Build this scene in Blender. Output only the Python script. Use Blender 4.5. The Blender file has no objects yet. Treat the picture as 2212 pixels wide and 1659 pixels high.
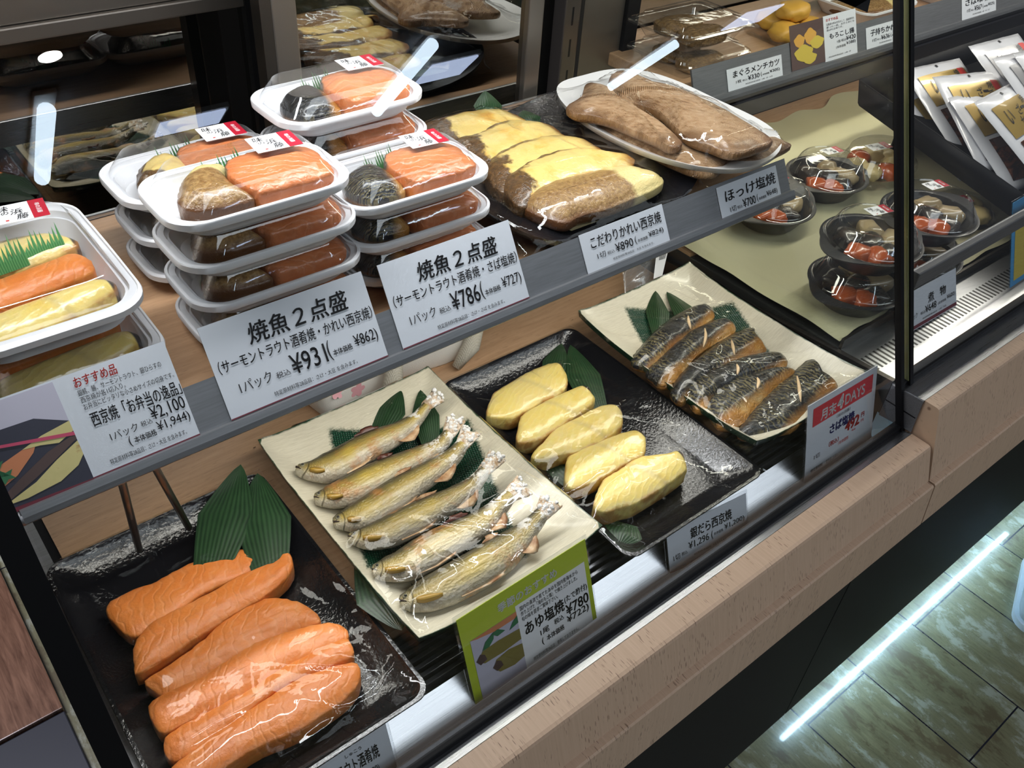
import bpy, bmesh, math, random
import numpy as np
from mathutils import Vector, Matrix, noise
from mathutils.bvhtree import BVHTree

# ------------------------------------------------------------------ camera
SC = bpy.context.scene
COL = SC.collection
CAMZ = 1.55
FPX, CX, CY = 1930.0, 1106.0, 829.5
CM = np.array([[0.77786152, -0.62523804, 0.06331551],
               [-0.36690365, -0.53362987, -0.76198482],
               [0.51020894, 0.56948798, -0.64449226]])      # world -> camera (right, down, forward)
cam_d = bpy.data.cameras.new('camera')
cam = bpy.data.objects.new('camera', cam_d)
COL.objects.link(cam)
cam_d.sensor_width = 36.0
cam_d.lens = FPX / 2212.0 * 36.0
cam_d.clip_start = 0.02
cam.matrix_world = Matrix(((CM[0, 0], -CM[1, 0], -CM[2, 0], 0.0),
                           (CM[0, 1], -CM[1, 1], -CM[2, 1], 0.0),
                           (CM[0, 2], -CM[1, 2], -CM[2, 2], CAMZ),
                           (0, 0, 0, 1)))
SC.camera = cam

# ------------------------------------------------------------------ light and exposure
W = bpy.data.worlds.new('shop_surroundings')
SC.world = W
W.use_nodes = True
W.node_tree.nodes['Background'].inputs[0].default_value = (0.80, 0.86, 1.0, 1)
W.node_tree.nodes['Background'].inputs[1].default_value = 0.12
VS = SC.view_settings
VS.view_transform = 'Standard'
VS.look = 'None'
VS.exposure = 0.0
VS.gamma = 1.0
VS.use_curve_mapping = False
SC.cycles.transparent_max_bounces = 48
SC.cycles.max_bounces = 12
SC.cycles.glossy_bounces = 6
SC.cycles.caustics_reflective = False
SC.cycles.caustics_refractive = False
SC.cycles.sample_clamp_indirect = 6.0
SC.cycles.use_denoising = True


def area_light(name, loc, size, size_y, power, color, rot=(0, 0, 0), parent=None, spread=math.pi):
    l = bpy.data.lights.new(name, 'AREA')
    l.shape = 'RECTANGLE'
    l.size, l.size_y = size, size_y
    l.energy = power
    l.color = color
    l.spread = spread
    o = bpy.data.objects.new(name, l)
    COL.objects.link(o)
    o.location = loc
    o.rotation_euler = rot
    if parent:
        o.parent = parent
        o.matrix_parent_inverse = Matrix.Identity(4)
    return o


# strip lamps of the near case, with unseen key and fill lights added
area_light('aisle_key_light', (1.3, -1.1, 2.57), 3.6, 0.9, 32, (0.86, 0.92, 1.0))  # unseen broad key light added for the ledge, cards and floor
area_light('bench_fill_light', (-0.6, 1.55, 2.5), 0.8, 0.5, 60, (0.84, 0.86, 1.0))  # added out of view to brighten the brown bench top
area_light('case_top_lamp_light', (0.47, 0.66, 1.425), 0.88, 0.03, 4.6, (0.97, 0.98, 1.0), (0, 0, 0))
area_light('under_shelf_lamp_light', (0.475, 0.575, 1.016), 0.86, 0.03, 1.2, (1.0, 0.97, 0.90), (0, 0, 0))
area_light('second_case_fill_light', (1.75, 0.62, 1.44), 1.4, 0.03, 4.6, (1.0, 0.95, 0.84), (math.radians(10), 0, 0))  # fill added to light the second case from above
area_light('second_shelf_fill_light', (1.75, 0.835, 1.02), 1.3, 0.02, 0.9, (1.0, 0.93, 0.78))  # fill added to lift the shaded deck below the second shelf


# ------------------------------------------------------------------ pixel <-> place helpers
def ray(px, py):
    return CM.T @ np.array([px - CX, py - CY, FPX])


def at(px, py, z):
    d = ray(px, py)
    p = d * ((z - CAMZ) / d[2])
    return Vector((p[0], p[1], z))


def at_y(px, py, y):
    d = ray(px, py)
    p = d * (y / d[1])
    return Vector((p[0], y, p[2] + CAMZ))


def at_x(px, py, x):
    d = ray(px, py)
    p = d * (x / d[0])
    return Vector((x, p[1], p[2] + CAMZ))


# ------------------------------------------------------------------ object helpers
def link(name, bm_or_me, mat, parent=None, smooth=True, auto=None):
    if isinstance(bm_or_me, bmesh.types.BMesh):
        me = bpy.data.meshes.new(name)
        bmesh.ops.recalc_face_normals(bm_or_me, faces=bm_or_me.faces[:])
        bm_or_me.to_mesh(me)
        bm_or_me.free()
    else:
        me = bm_or_me
    if smooth:
        me.polygons.foreach_set('use_smooth', [True] * len(me.polygons))
        if auto:
            me.set_sharp_from_angle(angle=math.radians(auto))
    for m in (mat if isinstance(mat, (list, tuple)) else [mat]):
        if m:
            me.materials.append(m)
    o = bpy.data.objects.new(name, me)
    COL.objects.link(o)
    if parent:
        o.parent = parent
    return o


def tag(o, label=None, cat=None, group=None, kind=None):
    if label:
        o['label'] = label
    if cat:
        o['category'] = cat
    if group:
        o['group'] = group
    if kind:
        o['kind'] = kind
    return o


def thing(name, label, cat, loc=(0, 0, 0), rz=0.0, group=None, mw=None):
    o = bpy.data.objects.new(name, None)
    o.empty_display_size = 0.02
    COL.objects.link(o)
    if mw is not None:
        o.matrix_world = mw
    else:
        o.location = loc
        o.rotation_euler = (0, 0, rz)
    return tag(o, label, cat, group)


def struct(name, bm, m, label, cat, **k):
    o = link(name, bm, m, **k)
    return tag(o, label, cat, None, 'structure')


def copy_tree(o, parent=None):
    c = o.copy()
    COL.objects.link(c)
    if parent:
        c.parent = parent
    for ch in list(o.children):
        copy_tree(ch, c)
    return c


# ------------------------------------------------------------------ mesh helpers
def bm_box(bm, c, s, bevel=0.0, rot=None, seg=2):
    r = bmesh.ops.create_cube(bm, size=1.0)
    vs = r['verts']
    bmesh.ops.scale(bm, vec=s, verts=vs)
    if bevel > 0:
        es = list({e for v in vs for e in v.link_edges})
        rb = bmesh.ops.bevel(bm, geom=es, offset=bevel, segments=seg, affect='EDGES', profile=0.6)
        vs = list({v for f in rb['faces'] for v in f.verts} | {v for v in vs if v.is_valid})
    if rot is not None:
        bmesh.ops.rotate(bm, cent=(0, 0, 0), matrix=rot, verts=vs)
    bmesh.ops.translate(bm, vec=c, verts=vs)
    return vs


def box(lo, hi, bevel=0.0):
    bm = bmesh.new()
    lo, hi = Vector(lo), Vector(hi)
    bm_box(bm, (lo + hi) / 2, hi - lo, bevel)
    return bm


def prism(profile, x0, x1, bm=None):
    """extrude a (y, z) profile along x"""
    bm = bm or bmesh.new()
    a = [bm.verts.new((x0, y, z)) for y, z in profile]
    b = [bm.verts.new((x1, y, z)) for y, z in profile]
    n = len(profile)
    bm.faces.new(a)
    bm.faces.new(b[::-1])
    for i in range(n):
        bm.faces.new((a[i], b[i], b[(i + 1) % n], a[(i + 1) % n]))
    return bm


def rings(bm, rs, cap0=True, cap1=True, closed=True):
    R = [[bm.verts.new(p) for p in r] for r in rs]
    n = len(R[0])
    for a, b in zip(R, R[1:]):
        for i in range(n if closed else n - 1):
            j = (i + 1) % n
            bm.faces.new((a[i], a[j], b[j], b[i]))
    if cap0:
        bm.faces.new(R[0][::-1])
    if cap1:
        bm.faces.new(R[-1])
    return R


def rrect(w, d, r, z, n=8, cx=0.0, cy=0.0, bulge=0.0):
    r = min(r, w / 2 - 1e-4, d / 2 - 1e-4)
    out = []
    for (sx, sy, a0) in ((1, 1, 0), (-1, 1, 90), (-1, -1, 180), (1, -1, 270)):
        for k in range(n + 1):
            a = math.radians(a0 + 90 * k / n)
            x = sx * (w / 2 - r) + r * math.cos(a)
            y = sy * (d / 2 - r) + r * math.sin(a)
            out.append([x, y])
    res = []
    for i, (x, y) in enumerate(out):           # add a mid point on each straight side for the bulge
        res.append((x, y))
        x2, y2 = out[(i + 1) % len(out)]
        if (i + 1) % (n + 1) == 0:
            for t in (0.25, 0.5, 0.75):
                res.append((x + (x2 - x) * t, y + (y2 - y) * t))
    fin = []
    for x, y in res:
        bx = 1 + bulge * (1 - (2 * y / d) ** 2) if bulge else 1
        by = 1 + bulge * 0.6 * (1 - (2 * x / w) ** 2) if bulge else 1
        fin.append(Vector((cx + x * bx, cy + y * by, z)))
    return fin


def circle(r, z, n=40, cx=0.0, cy=0.0, ry=None):
    ry = ry or r
    return [Vector((cx + r * math.cos(2 * math.pi * k / n), cy + ry * math.sin(2 * math.pi * k / n), z)) for k in range(n)]


def tube(pts, r, bm=None, n=8, caps=True):
    bm = bm or bmesh.new()
    pts = [Vector(p) for p in pts]
    rs = r if isinstance(r, (list, tuple)) else [r] * len(pts)
    out = []
    up = Vector((0, 0, 1))
    for i, p in enumerate(pts):
        t = (pts[min(i + 1, len(pts) - 1)] - pts[max(i - 1, 0)]).normalized()
        s = t.cross(up)
        if s.length < 1e-3:
            s = t.cross(Vector((1, 0, 0)))
        s.normalize()
        u = s.cross(t).normalized()
        out.append([p + (s * math.cos(2 * math.pi * k / n) + u * math.sin(2 * math.pi * k / n)) * rs[i] for k in range(n)])
    rings(bm, out, caps, caps)
    return bm


def quad_sheet(corners, nu=1, nv=1, fn=None, bm=None):
    """corners: bl, br, tr, tl"""
    bm = bm or bmesh.new()
    a, b, c, d = [Vector(q) for q in corners]
    g = []
    for j in range(nv + 1):
        v = j / nv
        row = []
        for i in range(nu + 1):
            u = i / nu
            p = (a * (1 - u) + b * u) * (1 - v) + (d * (1 - u) + c * u) * v
            if fn:
                p = p + Vector(fn(u, v))
            row.append(bm.verts.new(p))
        g.append(row)
    for j in range(nv):
        for i in range(nu):
            bm.faces.new((g[j][i], g[j][i + 1], g[j + 1][i + 1], g[j + 1][i]))
    return bm


def catmull(pts, n, closed=True):
    P = [np.array(p, float) for p in pts]
    m = len(P)
    seg = m if closed else m - 1
    out = []
    for s in range(seg):
        def g(i):
            return P[i % m] if closed else P[max(0, min(m - 1, i))]
        p0, p1, p2, p3 = g(s - 1), g(s), g(s + 1), g(s + 2)
        for k in range(12):
            t = k / 12
            out.append(0.5 * ((2 * p1) + (-p0 + p2) * t + (2 * p0 - 5 * p1 + 4 * p2 - p3) * t * t + (-p0 + 3 * p1 - 3 * p2 + p3) * t ** 3))
    if not closed:
        out.append(P[-1])
    out = np.array(out)
    Q = np.vstack([out, out[:1]]) if closed else out
    L = np.concatenate([[0], np.cumsum(np.linalg.norm(np.diff(Q, axis=0), axis=1))])
    T = np.linspace(0, L[-1], n + 1)[:-1] if closed else np.linspace(0, L[-1], n)
    return np.stack([np.interp(T, L, Q[:, k]) for k in range(Q.shape[1])], 1)


def set_attr(me, data):
    a = me.attributes.new('fa', 'FLOAT_COLOR', 'POINT')
    a.data.foreach_set('color', np.array(data, np.float32).ravel())


def pillow_mesh(name, pts, T, n=72, nr=9, edge=0.62, rough=0.0, seed=0, axis=None, slope=(0, 0), curl=0.0, under=0.93):
    """a solid slab from a flat outline (2D, world metres, centred by the caller): flat underside, upright sides, domed top.
    attribute fa = (along 0..1, across 0..1, edge 0..1 centre->rim, height 0..1)"""
    O = catmull(pts, n)
    c = O.mean(0)
    X = O - c
    if axis is None:
        ev, evec = np.linalg.eigh(X.T @ X)
        ax = evec[:, 1]
    else:
        ax = np.array(axis, float) / np.linalg.norm(axis)
    if ax[0] < 0:
        ax = -ax
    pe = np.array([-ax[1], ax[0]])
    A, B = X @ ax, X @ pe
    L, Wd = A.max() - A.min(), B.max() - B.min()
    a0 = (A.max() + A.min()) / 2
    half = max(L / 2 - Wd * 0.46, 0.05 * L)
    # the middle line follows the outline's own bend
    s_mid = np.clip(A, a0 - half, a0 + half)
    bc = []
    for s in np.linspace(a0 - half, a0 + half, 13):
        near = np.abs(A - s) < L * 0.12
        bc.append((B[near].max() + B[near].min()) / 2)
    b_mid = np.interp(s_mid, np.linspace(a0 - half, a0 + half, 13), bc)
    Q = s_mid[:, None] * ax + b_mid[:, None] * pe
    lev = [(under, 0.0), (0.985, 0.10), (1.0, edge * 0.5), (0.995, edge * 0.86), (0.975, edge * 0.97), (0.94, edge)]
    for k in range(1, nr + 1):
        t = 0.94 * (1 - k / nr) + 0.03
        lev.append((t, edge + (1 - edge) * (1 - (t / 0.94) ** 2.2) ** 0.8))
    bm = bmesh.new()
    fa = []
    RR = []
    for li, (t, h) in enumerate(lev):
        row = []
        for i in range(n):
            p = Q[i] + (X[i] - Q[i]) * t
            u = (p @ ax - A.min()) / L
            v = (p @ pe - B.min()) / Wd
            z = T * h
            if rough > 0 and li > 0:
                nz = noise.noise(Vector((p[0] * 60 + seed * 7.1, p[1] * 60, z * 40 + seed)))
                nz2 = noise.noise(Vector((p[0] * 190 + seed * 3.3, p[1] * 190, z * 120)))
                z += rough * (nz + 0.5 * nz2) * (0.3 + 0.7 * h)
                if t > 0.9:
                    p = p + (X[i] - Q[i]) / (np.linalg.norm(X[i] - Q[i]) + 1e-6) * rough * nz2 * 0.9
            z += (slope[0] * (u - 0.5) + slope[1] * (v - 0.5)) + curl * (2 * u - 1) ** 2
            row.append((p[0], p[1], z))
            fa.append((u, v, t, h))
        RR.append(row)
    R = rings(bm, RR, True, True)
    me = bpy.data.meshes.new(name)
    bmesh.ops.recalc_face_normals(bm, faces=bm.faces[:])
    bm.to_mesh(me)
    bm.free()
    set_attr(me, fa)
    me.polygons.foreach_set('use_smooth', [True] * len(me.polygons))
    return me, c


def fillet(name, label, cat, pix, z, T, mat, group=None, sx=1.0, ox=0, oy=0, zref=0.55, **k):
    """pix: outline in picture pixels (scaled by sx and shifted by ox, oy); z: underside height; T: thickness"""
    P = [at(ox + x * sx, oy + y * sx, z + T * zref) for x, y in pix]
    me, c = pillow_mesh(name, [(p.x, p.y) for p in P], T, **k)
    o = link(name, me, mat)
    o.location = (c[0], c[1], z)
    return tag(o, label, cat, group)


# ------------------------------------------------------------------ lettering
FONT = None
for f in bpy.data.fonts:
    FONT = f


def text_mesh(s, bold=0.0, shear=0.0):
    cu = bpy.data.curves.new('t', 'FONT')
    cu.body = s
    cu.size = 1.0
    cu.offset = bold
    cu.shear = shear
    cu.resolution_u = 3
    o = bpy.data.objects.new('t', cu)
    COL.objects.link(o)
    dg = bpy.context.evaluated_depsgraph_get()
    me = bpy.data.meshes.new_from_object(o.evaluated_get(dg))
    bpy.data.objects.remove(o)
    bpy.data.curves.remove(cu)
    return me


_TC = {}


def lettering(name, lines, w, h, mat, parent, zoff=0.0004):
    """lines: (string, x0, y0, x1, y1[, bold[, shear]]) fitted to boxes in fractions of a card w x h; one mesh"""
    vs, fs = [], []
    for ln in lines:
        s, x0, y0, x1, y1 = ln[:5]
        bold = ln[5] if len(ln) > 5 else 0.0
        sh = ln[6] if len(ln) > 6 else 0.0
        key = (s, sh)
        if key not in _TC:
            me = text_mesh(s, 0.0, sh)
            co = np.empty(len(me.vertices) * 3)
            me.vertices.foreach_get('co', co)
            _TC[key] = (co.reshape(-1, 3), [tuple(p.vertices) for p in me.polygons])
            bpy.data.meshes.remove(me)
        co, pl = _TC[key]
        if len(co) == 0:
            continue
        lo, hi = co.min(0), co.max(0)
        sz = np.maximum(hi - lo, 1e-6)
        k_ = bold * 0.9                       # heavier strokes: the same glyphs laid again a hair aside
        for ox_, oy_ in (((0, 0),) if k_ == 0 else ((0, 0), (k_, 0), (-k_, 0), (0, k_), (0, -k_))):
            b = len(vs)
            for c in co:
                vs.append(((x0 + (x1 - x0) * (c[0] + ox_ - lo[0]) / sz[0]) * w, (y0 + (y1 - y0) * (c[1] + oy_ - lo[1]) / sz[1]) * h, zoff))
            fs += [tuple(i + b for i in p) for p in pl]
    me = bpy.data.meshes.new(name)
    me.from_pydata(vs, [], fs)
    o = link(name, me, mat, parent, smooth=False)
    return o


def flat(name, x0, y0, x1, y1, w, h, mat, parent, zoff=0.0003):
    bm = bmesh.new()
    bm.faces.new([bm.verts.new((x * w, y * h, zoff)) for x, y in ((x0, y0), (x1, y0), (x1, y1), (x0, y1))])
    return link(name, bm, mat, parent, smooth=False)


def poly(name, pts, w, h, mat, parent, zoff=0.0004):
    bm = bmesh.new()
    f = bm.faces.new([bm.verts.new((x * w, y * h, zoff)) for x, y in pts])
    bmesh.ops.triangulate(bm, faces=[f])
    return link(name, bm, mat, parent, smooth=False)


# ------------------------------------------------------------------ materials
class NT:
    def __init__(s, name):
        s.m = bpy.data.materials.new(name)
        s.m.use_nodes = True
        s.t = s.m.node_tree
        s.b = s.t.nodes['Principled BSDF']
        s.out = s.t.nodes['Material Output']

    def n(s, kind, **kw):
        nd = s.t.nodes.new(kind)
        for k, v in kw.items():
            setattr(nd, k, v)
        return nd

    def set(s, sock, v):
        if hasattr(v, 'bl_idname') or isinstance(v, bpy.types.NodeSocket):
            s.t.links.new(v, sock)
        elif isinstance(v, (tuple, list)):
            sock.default_value = (*v, 1.0) if len(v) == 3 and len(sock.default_value) == 4 else v
        else:
            sock.default_value = v

    def p(s, **kw):
        names = dict(col='Base Color', rough='Roughness', metal='Metallic', ior='IOR', spec='Specular IOR Level', coat='Coat Weight',
                     coatr='Coat Roughness', trans='Transmission Weight', alpha='Alpha', sss='Subsurface Weight', normal='Normal',
                     emi='Emission Color', emis='Emission Strength', sheen='Sheen Weight', sssr='Subsurface Radius', ssss='Subsurface Scale')
        for k, v in kw.items():
            s.set(s.b.inputs[names[k]], v)
        return s

    def coord(s, kind='Object'):
        return s.n('ShaderNodeTexCoord').outputs[kind]

    def mapping(s, vec, scale=(1, 1, 1), rot=(0, 0, 0), loc=(0, 0, 0)):
        m = s.n('ShaderNodeMapping')
        s.t.links.new(vec, m.inputs[0])
        m.inputs['Scale'].default_value = scale
        m.inputs['Rotation'].default_value = rot
        m.inputs['Location'].default_value = loc
        return m.outputs[0]

    def noise(s, vec, scale=5, detail=4, rough=0.55, dist=0.0):
        t = s.n('ShaderNodeTexNoise')
        s.t.links.new(vec, t.inputs['Vector'])
        t.inputs['Scale'].default_value = scale
        t.inputs['Detail'].default_value = detail
        t.inputs['Roughness'].default_value = rough
        t.inputs['Distortion'].default_value = dist
        return t.outputs['Fac']

    def wave(s, vec, scale=5, dist=2, detail=2, direction='X', dscale=1.0, prof='SIN'):
        t = s.n('ShaderNodeTexWave', bands_direction=direction, wave_profile=prof)
        s.t.links.new(vec, t.inputs['Vector'])
        t.inputs['Scale'].default_value = scale
        t.inputs['Distortion'].default_value = dist
        t.inputs['Detail'].default_value = detail
        t.inputs['Detail Scale'].default_value = dscale
        return t.outputs['Fac']

    def voro(s, vec, scale=20, feature='F1', out='Distance'):
        t = s.n('ShaderNodeTexVoronoi', feature=feature)
        s.t.links.new(vec, t.inputs['Vector'])
        t.inputs['Scale'].default_value = scale
        return t.outputs[out]

    def ramp(s, fac, stops, interp='LINEAR'):
        r = s.n('ShaderNodeValToRGB')
        s.set(r.inputs[0], fac)
        cr = r.color_ramp
        cr.interpolation = interp
        while len(cr.elements) < len(stops):
            cr.elements.new(0.5)
        for e, (pos, c) in zip(cr.elements, stops):
            e.position = pos
            e.color = (*c, 1) if isinstance(c, tuple) else (c, c, c, 1)
        return r.outputs[0]

    def mix(s, fac, a, b, blend='MIX'):
        m = s.n('ShaderNodeMix', data_type='RGBA', blend_type=blend)
        s.set(m.inputs[0], fac)
        s.set(m.inputs[6], a)
        s.set(m.inputs[7], b)
        return m.outputs[2]

    def math(s, op, a, b=0.0, clamp=False):
        m = s.n('ShaderNodeMath', operation=op)
        m.use_clamp = clamp
        s.set(m.inputs[0], a)
        s.set(m.inputs[1], b)
        return m.outputs[0]

    def band(s, v, lo, hi, soft):
        """1 inside lo..hi with soft shoulders"""
        a = s.n('ShaderNodeMapRange', interpolation_type='SMOOTHSTEP')
        s.set(a.inputs[0], v)
        a.inputs[1].default_value, a.inputs[2].default_value = lo - soft, lo + soft
        b = s.n('ShaderNodeMapRange', interpolation_type='SMOOTHSTEP')
        s.set(b.inputs[0], v)
        b.inputs[1].default_value, b.inputs[2].default_value = hi - soft, hi + soft
        b.inputs[3].default_value, b.inputs[4].default_value = 1, 0
        return s.math('MULTIPLY', a.outputs[0], b.outputs[0])

    def step(s, v, lo, hi):
        a = s.n('ShaderNodeMapRange', interpolation_type='SMOOTHSTEP')
        s.set(a.inputs[0], v)
        a.inputs[1].default_value, a.inputs[2].default_value = lo, hi
        return a.outputs[0]

    def fa(s):
        a = s.n('ShaderNodeAttribute', attribute_name='fa')
        x = s.n('ShaderNodeSeparateColor')
        s.t.links.new(a.outputs['Color'], x.inputs[0])
        return x.outputs[0], x.outputs[1], x.outputs[2], a.outputs['Alpha'], a.outputs['Color']

    def bump(s, h, strength=0.3, dist=0.002):
        b = s.n('ShaderNodeBump')
        b.inputs['Strength'].default_value = strength
        b.inputs['Distance'].default_value = dist
        s.t.links.new(h, b.inputs['Height'])
        return s.set(s.b.inputs['Normal'], b.outputs[0]) or b.outputs[0]


def plain(name, col, rough=0.5, metal=0.0, **kw):
    t = NT(name).p(col=col, rough=rough, metal=metal, **kw)
    return t.m


def clear(name, tint=(1, 1, 1), rough=0.03, ior=1.45, boost=0.0, bumpn=None, haze=0.0, hazecol=(0.9, 0.92, 0.95)):
    """thin clear sheet: lets light straight through, mirrors by angle"""
    t = NT(name)
    tr = t.n('ShaderNodeBsdfTransparent')
    tr.inputs[0].default_value = (*tint, 1)
    gl = t.n('ShaderNodeBsdfGlossy')
    gl.inputs['Roughness'].default_value = rough
    gl.inputs['Color'].default_value = (1, 1, 1, 1)
    # reflectance by angle, the same from both sides of the sheet
    geo = t.n('ShaderNodeNewGeometry')
    dt = t.n('ShaderNodeVectorMath', operation='DOT_PRODUCT')
    t.t.links.new(geo.outputs['Incoming'], dt.inputs[0])
    f0 = ((ior - 1) / (ior + 1)) ** 2 * 1.6
    one = t.math('SUBTRACT', 1.0, t.math('ABSOLUTE', dt.outputs['Value']), True)
    refl = t.math('ADD', t.math('MULTIPLY', t.math('POWER', one, 5.0), 1 - f0), f0)
    nsock = geo.outputs['Normal']
    if bumpn:
        co = t.coord('Object')
        h = t.noise(t.mapping(co, bumpn[1]), bumpn[0], 3, 0.5, bumpn[3] if len(bumpn) > 3 else 0.6)
        b = t.n('ShaderNodeBump')
        b.inputs['Strength'].default_value = bumpn[2]
        b.inputs['Distance'].default_value = 0.004
        t.t.links.new(h, b.inputs['Height'])
        t.t.links.new(b.outputs[0], gl.inputs['Normal'])
        nsock = b.outputs[0]
    t.t.links.new(nsock, dt.inputs[1])
    fac = t.math('ADD', refl, boost, True)
    mx = t.n('ShaderNodeMixShader')
    t.t.links.new(fac, mx.inputs[0])
    t.t.links.new(tr.outputs[0], mx.inputs[1])
    t.t.links.new(gl.outputs[0], mx.inputs[2])
    last = mx.outputs[0]
    if haze > 0:
        df = t.n('ShaderNodeBsdfDiffuse')
        df.inputs[0].default_value = (*hazecol, 1)
        m2 = t.n('ShaderNodeMixShader')
        m2.inputs[0].default_value = haze
        t.t.links.new(last, m2.inputs[1])
        t.t.links.new(df.outputs[0], m2.inputs[2])
        last = m2.outputs[0]
    t.t.links.new(last, t.out.inputs[0])
    return t.m


M = {}


def make_materials():
    # counter timber laminate: warm tan with short dark pores running along the counter
    t = NT('counter_timber')
    co = t.coord('Object')
    g = t.noise(t.mapping(co, (70, 3, 3)), 5, 5, 0.6, 0.2)
    base = t.ramp(g, [(0.25, (0.53, 0.365, 0.25)), (0.75, (0.62, 0.44, 0.315))])
    pores = t.voro(t.mapping(co, (620, 70, 70)), 1.0)
    geo = t.n('ShaderNodeNewGeometry')
    sp = t.n('ShaderNodeSeparateXYZ')
    t.t.links.new(geo.outputs['True Normal'], sp.inputs[0])
    sel = t.noise(t.mapping(co, (22, 9, 14)), 2.0, 3, 0.6)
    pm = t.math('MULTIPLY', t.step(pores, 0.30, 0.16), t.step(sel, 0.44, 0.60), True)
    col = t.mix(t.math('MULTIPLY', pm, 0.75), base, (0.10, 0.045, 0.025))
    t.p(col=col, rough=0.42)
    t.bump(g, 0.06, 0.001)
    M['counter'] = t.m
    # deck laminate
    t = NT('deck_timber')
    co = t.coord('Object')
    g = t.noise(t.mapping(co, (2.2, 26, 26)), 7, 5, 0.62, 0.5)
    g2 = t.noise(t.mapping(co, (12, 90, 40)), 5, 3, 0.6)
    base = t.ramp(g, [(0.3, (0.40, 0.235, 0.13)), (0.7, (0.52, 0.325, 0.19))])
    col = t.mix(t.step(g2, 0.58, 0.74), base, (0.33, 0.19, 0.105))
    t.p(col=col, rough=0.36)
    M['deck'] = t.m
    # brushed stainless steel
    t = NT('brushed_steel')
    co = t.coord('Object')
    g = t.noise(t.mapping(co, (4, 300, 300)), 4, 3, 0.6)
    t.p(col=t.ramp(g, [(0.3, (0.50, 0.51, 0.53)), (0.7, (0.66, 0.67, 0.70))]), metal=1.0, rough=t.ramp(g, [(0.3, 0.26), (0.7, 0.36)]))
    t.bump(g, 0.05, 0.0006)
    M['steel'] = t.m
    t = NT('satin_steel')
    co = t.coord('Object')
    g = t.noise(t.mapping(co, (6, 120, 120)), 4, 3, 0.6)
    t.p(col=t.ramp(g, [(0.3, (0.19, 0.195, 0.205)), (0.7, (0.24, 0.245, 0.26))]), metal=0.75, rough=0.48)
    M['rail'] = t.m
    # steel plate pierced with rounded slots along the front, and a slotted upright
    for nm, ax, per, wid, cy_, hw_, base_c in (('slotplate', 0, 0.0092, 0.0043, 0.387, 0.0138, (0.58, 0.59, 0.61)), ('slotpost', 2, 0.046, 0.026, 0.925, 0.0019, (0.24, 0.215, 0.19))):
        t = NT(nm)
        x = t.n('ShaderNodeSeparateXYZ')
        t.t.links.new(t.coord('Object'), x.inputs[0])
        md = t.math('MODULO', x.outputs[ax], per)
        inx = t.math('MULTIPLY', t.math('GREATER_THAN', md, (per - wid) / 2), t.math('LESS_THAN', md, (per + wid) / 2))
        iny = t.math('LESS_THAN', t.math('ABSOLUTE', t.math('SUBTRACT', x.outputs[1 if ax == 0 else 0], cy_)), hw_)
        hole = t.math('MULTIPLY', inx, iny)
        t.p(col=t.mix(hole, base_c, (0.004, 0.004, 0.005)), metal=t.math('SUBTRACT', 0.95, hole, True), rough=0.33)
        M[nm] = t.m
    M['darksteel'] = plain('dark_anodised_metal', (0.10, 0.09, 0.08), 0.35, 0.9)
    M['bronze'] = plain('bronze_grey_metal', (0.24, 0.215, 0.19), 0.38, 0.85)
    M['blackplastic'] = plain('black_seal', (0.005, 0.005, 0.006), 0.55, spec=0.2)
    M['slat'] = plain('dark_slat', (0.11, 0.112, 0.118), 0.28, 0.85)
    M['hole'] = plain('slot_shadow', (0.004, 0.004, 0.005), 0.9)
    t = NT('kick_panel')
    t.p(col=(0.009, 0.009, 0.010), rough=0.62, spec=0.22)
    M['kick'] = t.m
    M['plinthdark'] = plain('dark_plinth', (0.012, 0.013, 0.02), 0.5)
    # smoked mirror glass of the rear doors
    t = NT('smoked_mirror')
    t.p(col=(0.36, 0.35, 0.325), metal=1.0, rough=0.015)
    M['mirror'] = t.m
    M['glass'] = clear('display_glass', (0.97, 0.985, 0.975), 0.0, 1.5)
    M['glassend'] = clear('end_glass', (0.90, 0.92, 0.88), 0.0, 1.22)
    M['glassedge'] = plain('green_glass_edge', (0.16, 0.17, 0.08), 0.15)
    M['film'] = clear('cling_film', (0.985, 0.985, 0.98), 0.03, 1.22, 0.0, (22, (1, 1, 1), 0.18, 1.2))
    M['lid'] = clear('clear_lid', (0.97, 0.975, 0.98), 0.05, 1.5, 0.025, (30, (1, 1, 1), 0.10, 0.2))
    M['acryl'] = clear('clear_acrylic', (0.95, 0.96, 0.97), 0.03, 1.49, 0.03)
    M['bag'] = clear('clear_bag', (0.93, 0.94, 0.93), 0.10, 1.5, 0.05, (40, (1, 1, 1), 0.5), haze=0.16)
    # black lacquer tray
    t = NT('black_lacquer')
    co = t.coord('Object')
    g = t.noise(co, 260, 2, 0.5)
    t.p(col=(0.009, 0.009, 0.011), rough=0.16, coat=0.2, coatr=0.12)
    t.bump(g, 0.28, 0.002)
    M['lacquer'] = t.m
    M['bowlblack'] = plain('black_bowl_plastic', (0.030, 0.030, 0.031), 0.28)
    M['crate'] = plain('black_crate_plastic', (0.006, 0.006, 0.007), 0.5, spec=0.18)
    # oribe plate: cream glaze with brushed grain, green gridded well, green rim
    t = NT('oribe_glaze')
    u, v, e, hgt, c4 = t.fa()
    co = t.coord('Object')
    br = t.noise(t.mapping(co, (12, 160, 12)), 6, 4, 0.65)
    cream = t.ramp(br, [(0.25, (0.60, 0.54, 0.40)), (0.6, (0.74, 0.68, 0.53))])
    nz = t.noise(t.mapping(co, (90, 90, 90)), 4, 3, 0.7)
    jit = t.math('MULTIPLY', t.math('SUBTRACT', nz, 0.5), 0.07)
    # the well is a square turned on the plate: s, t run along its sides
    du, dv = t.math('SUBTRACT', u, 0.03), t.math('SUBTRACT', v, 0.33)
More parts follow.
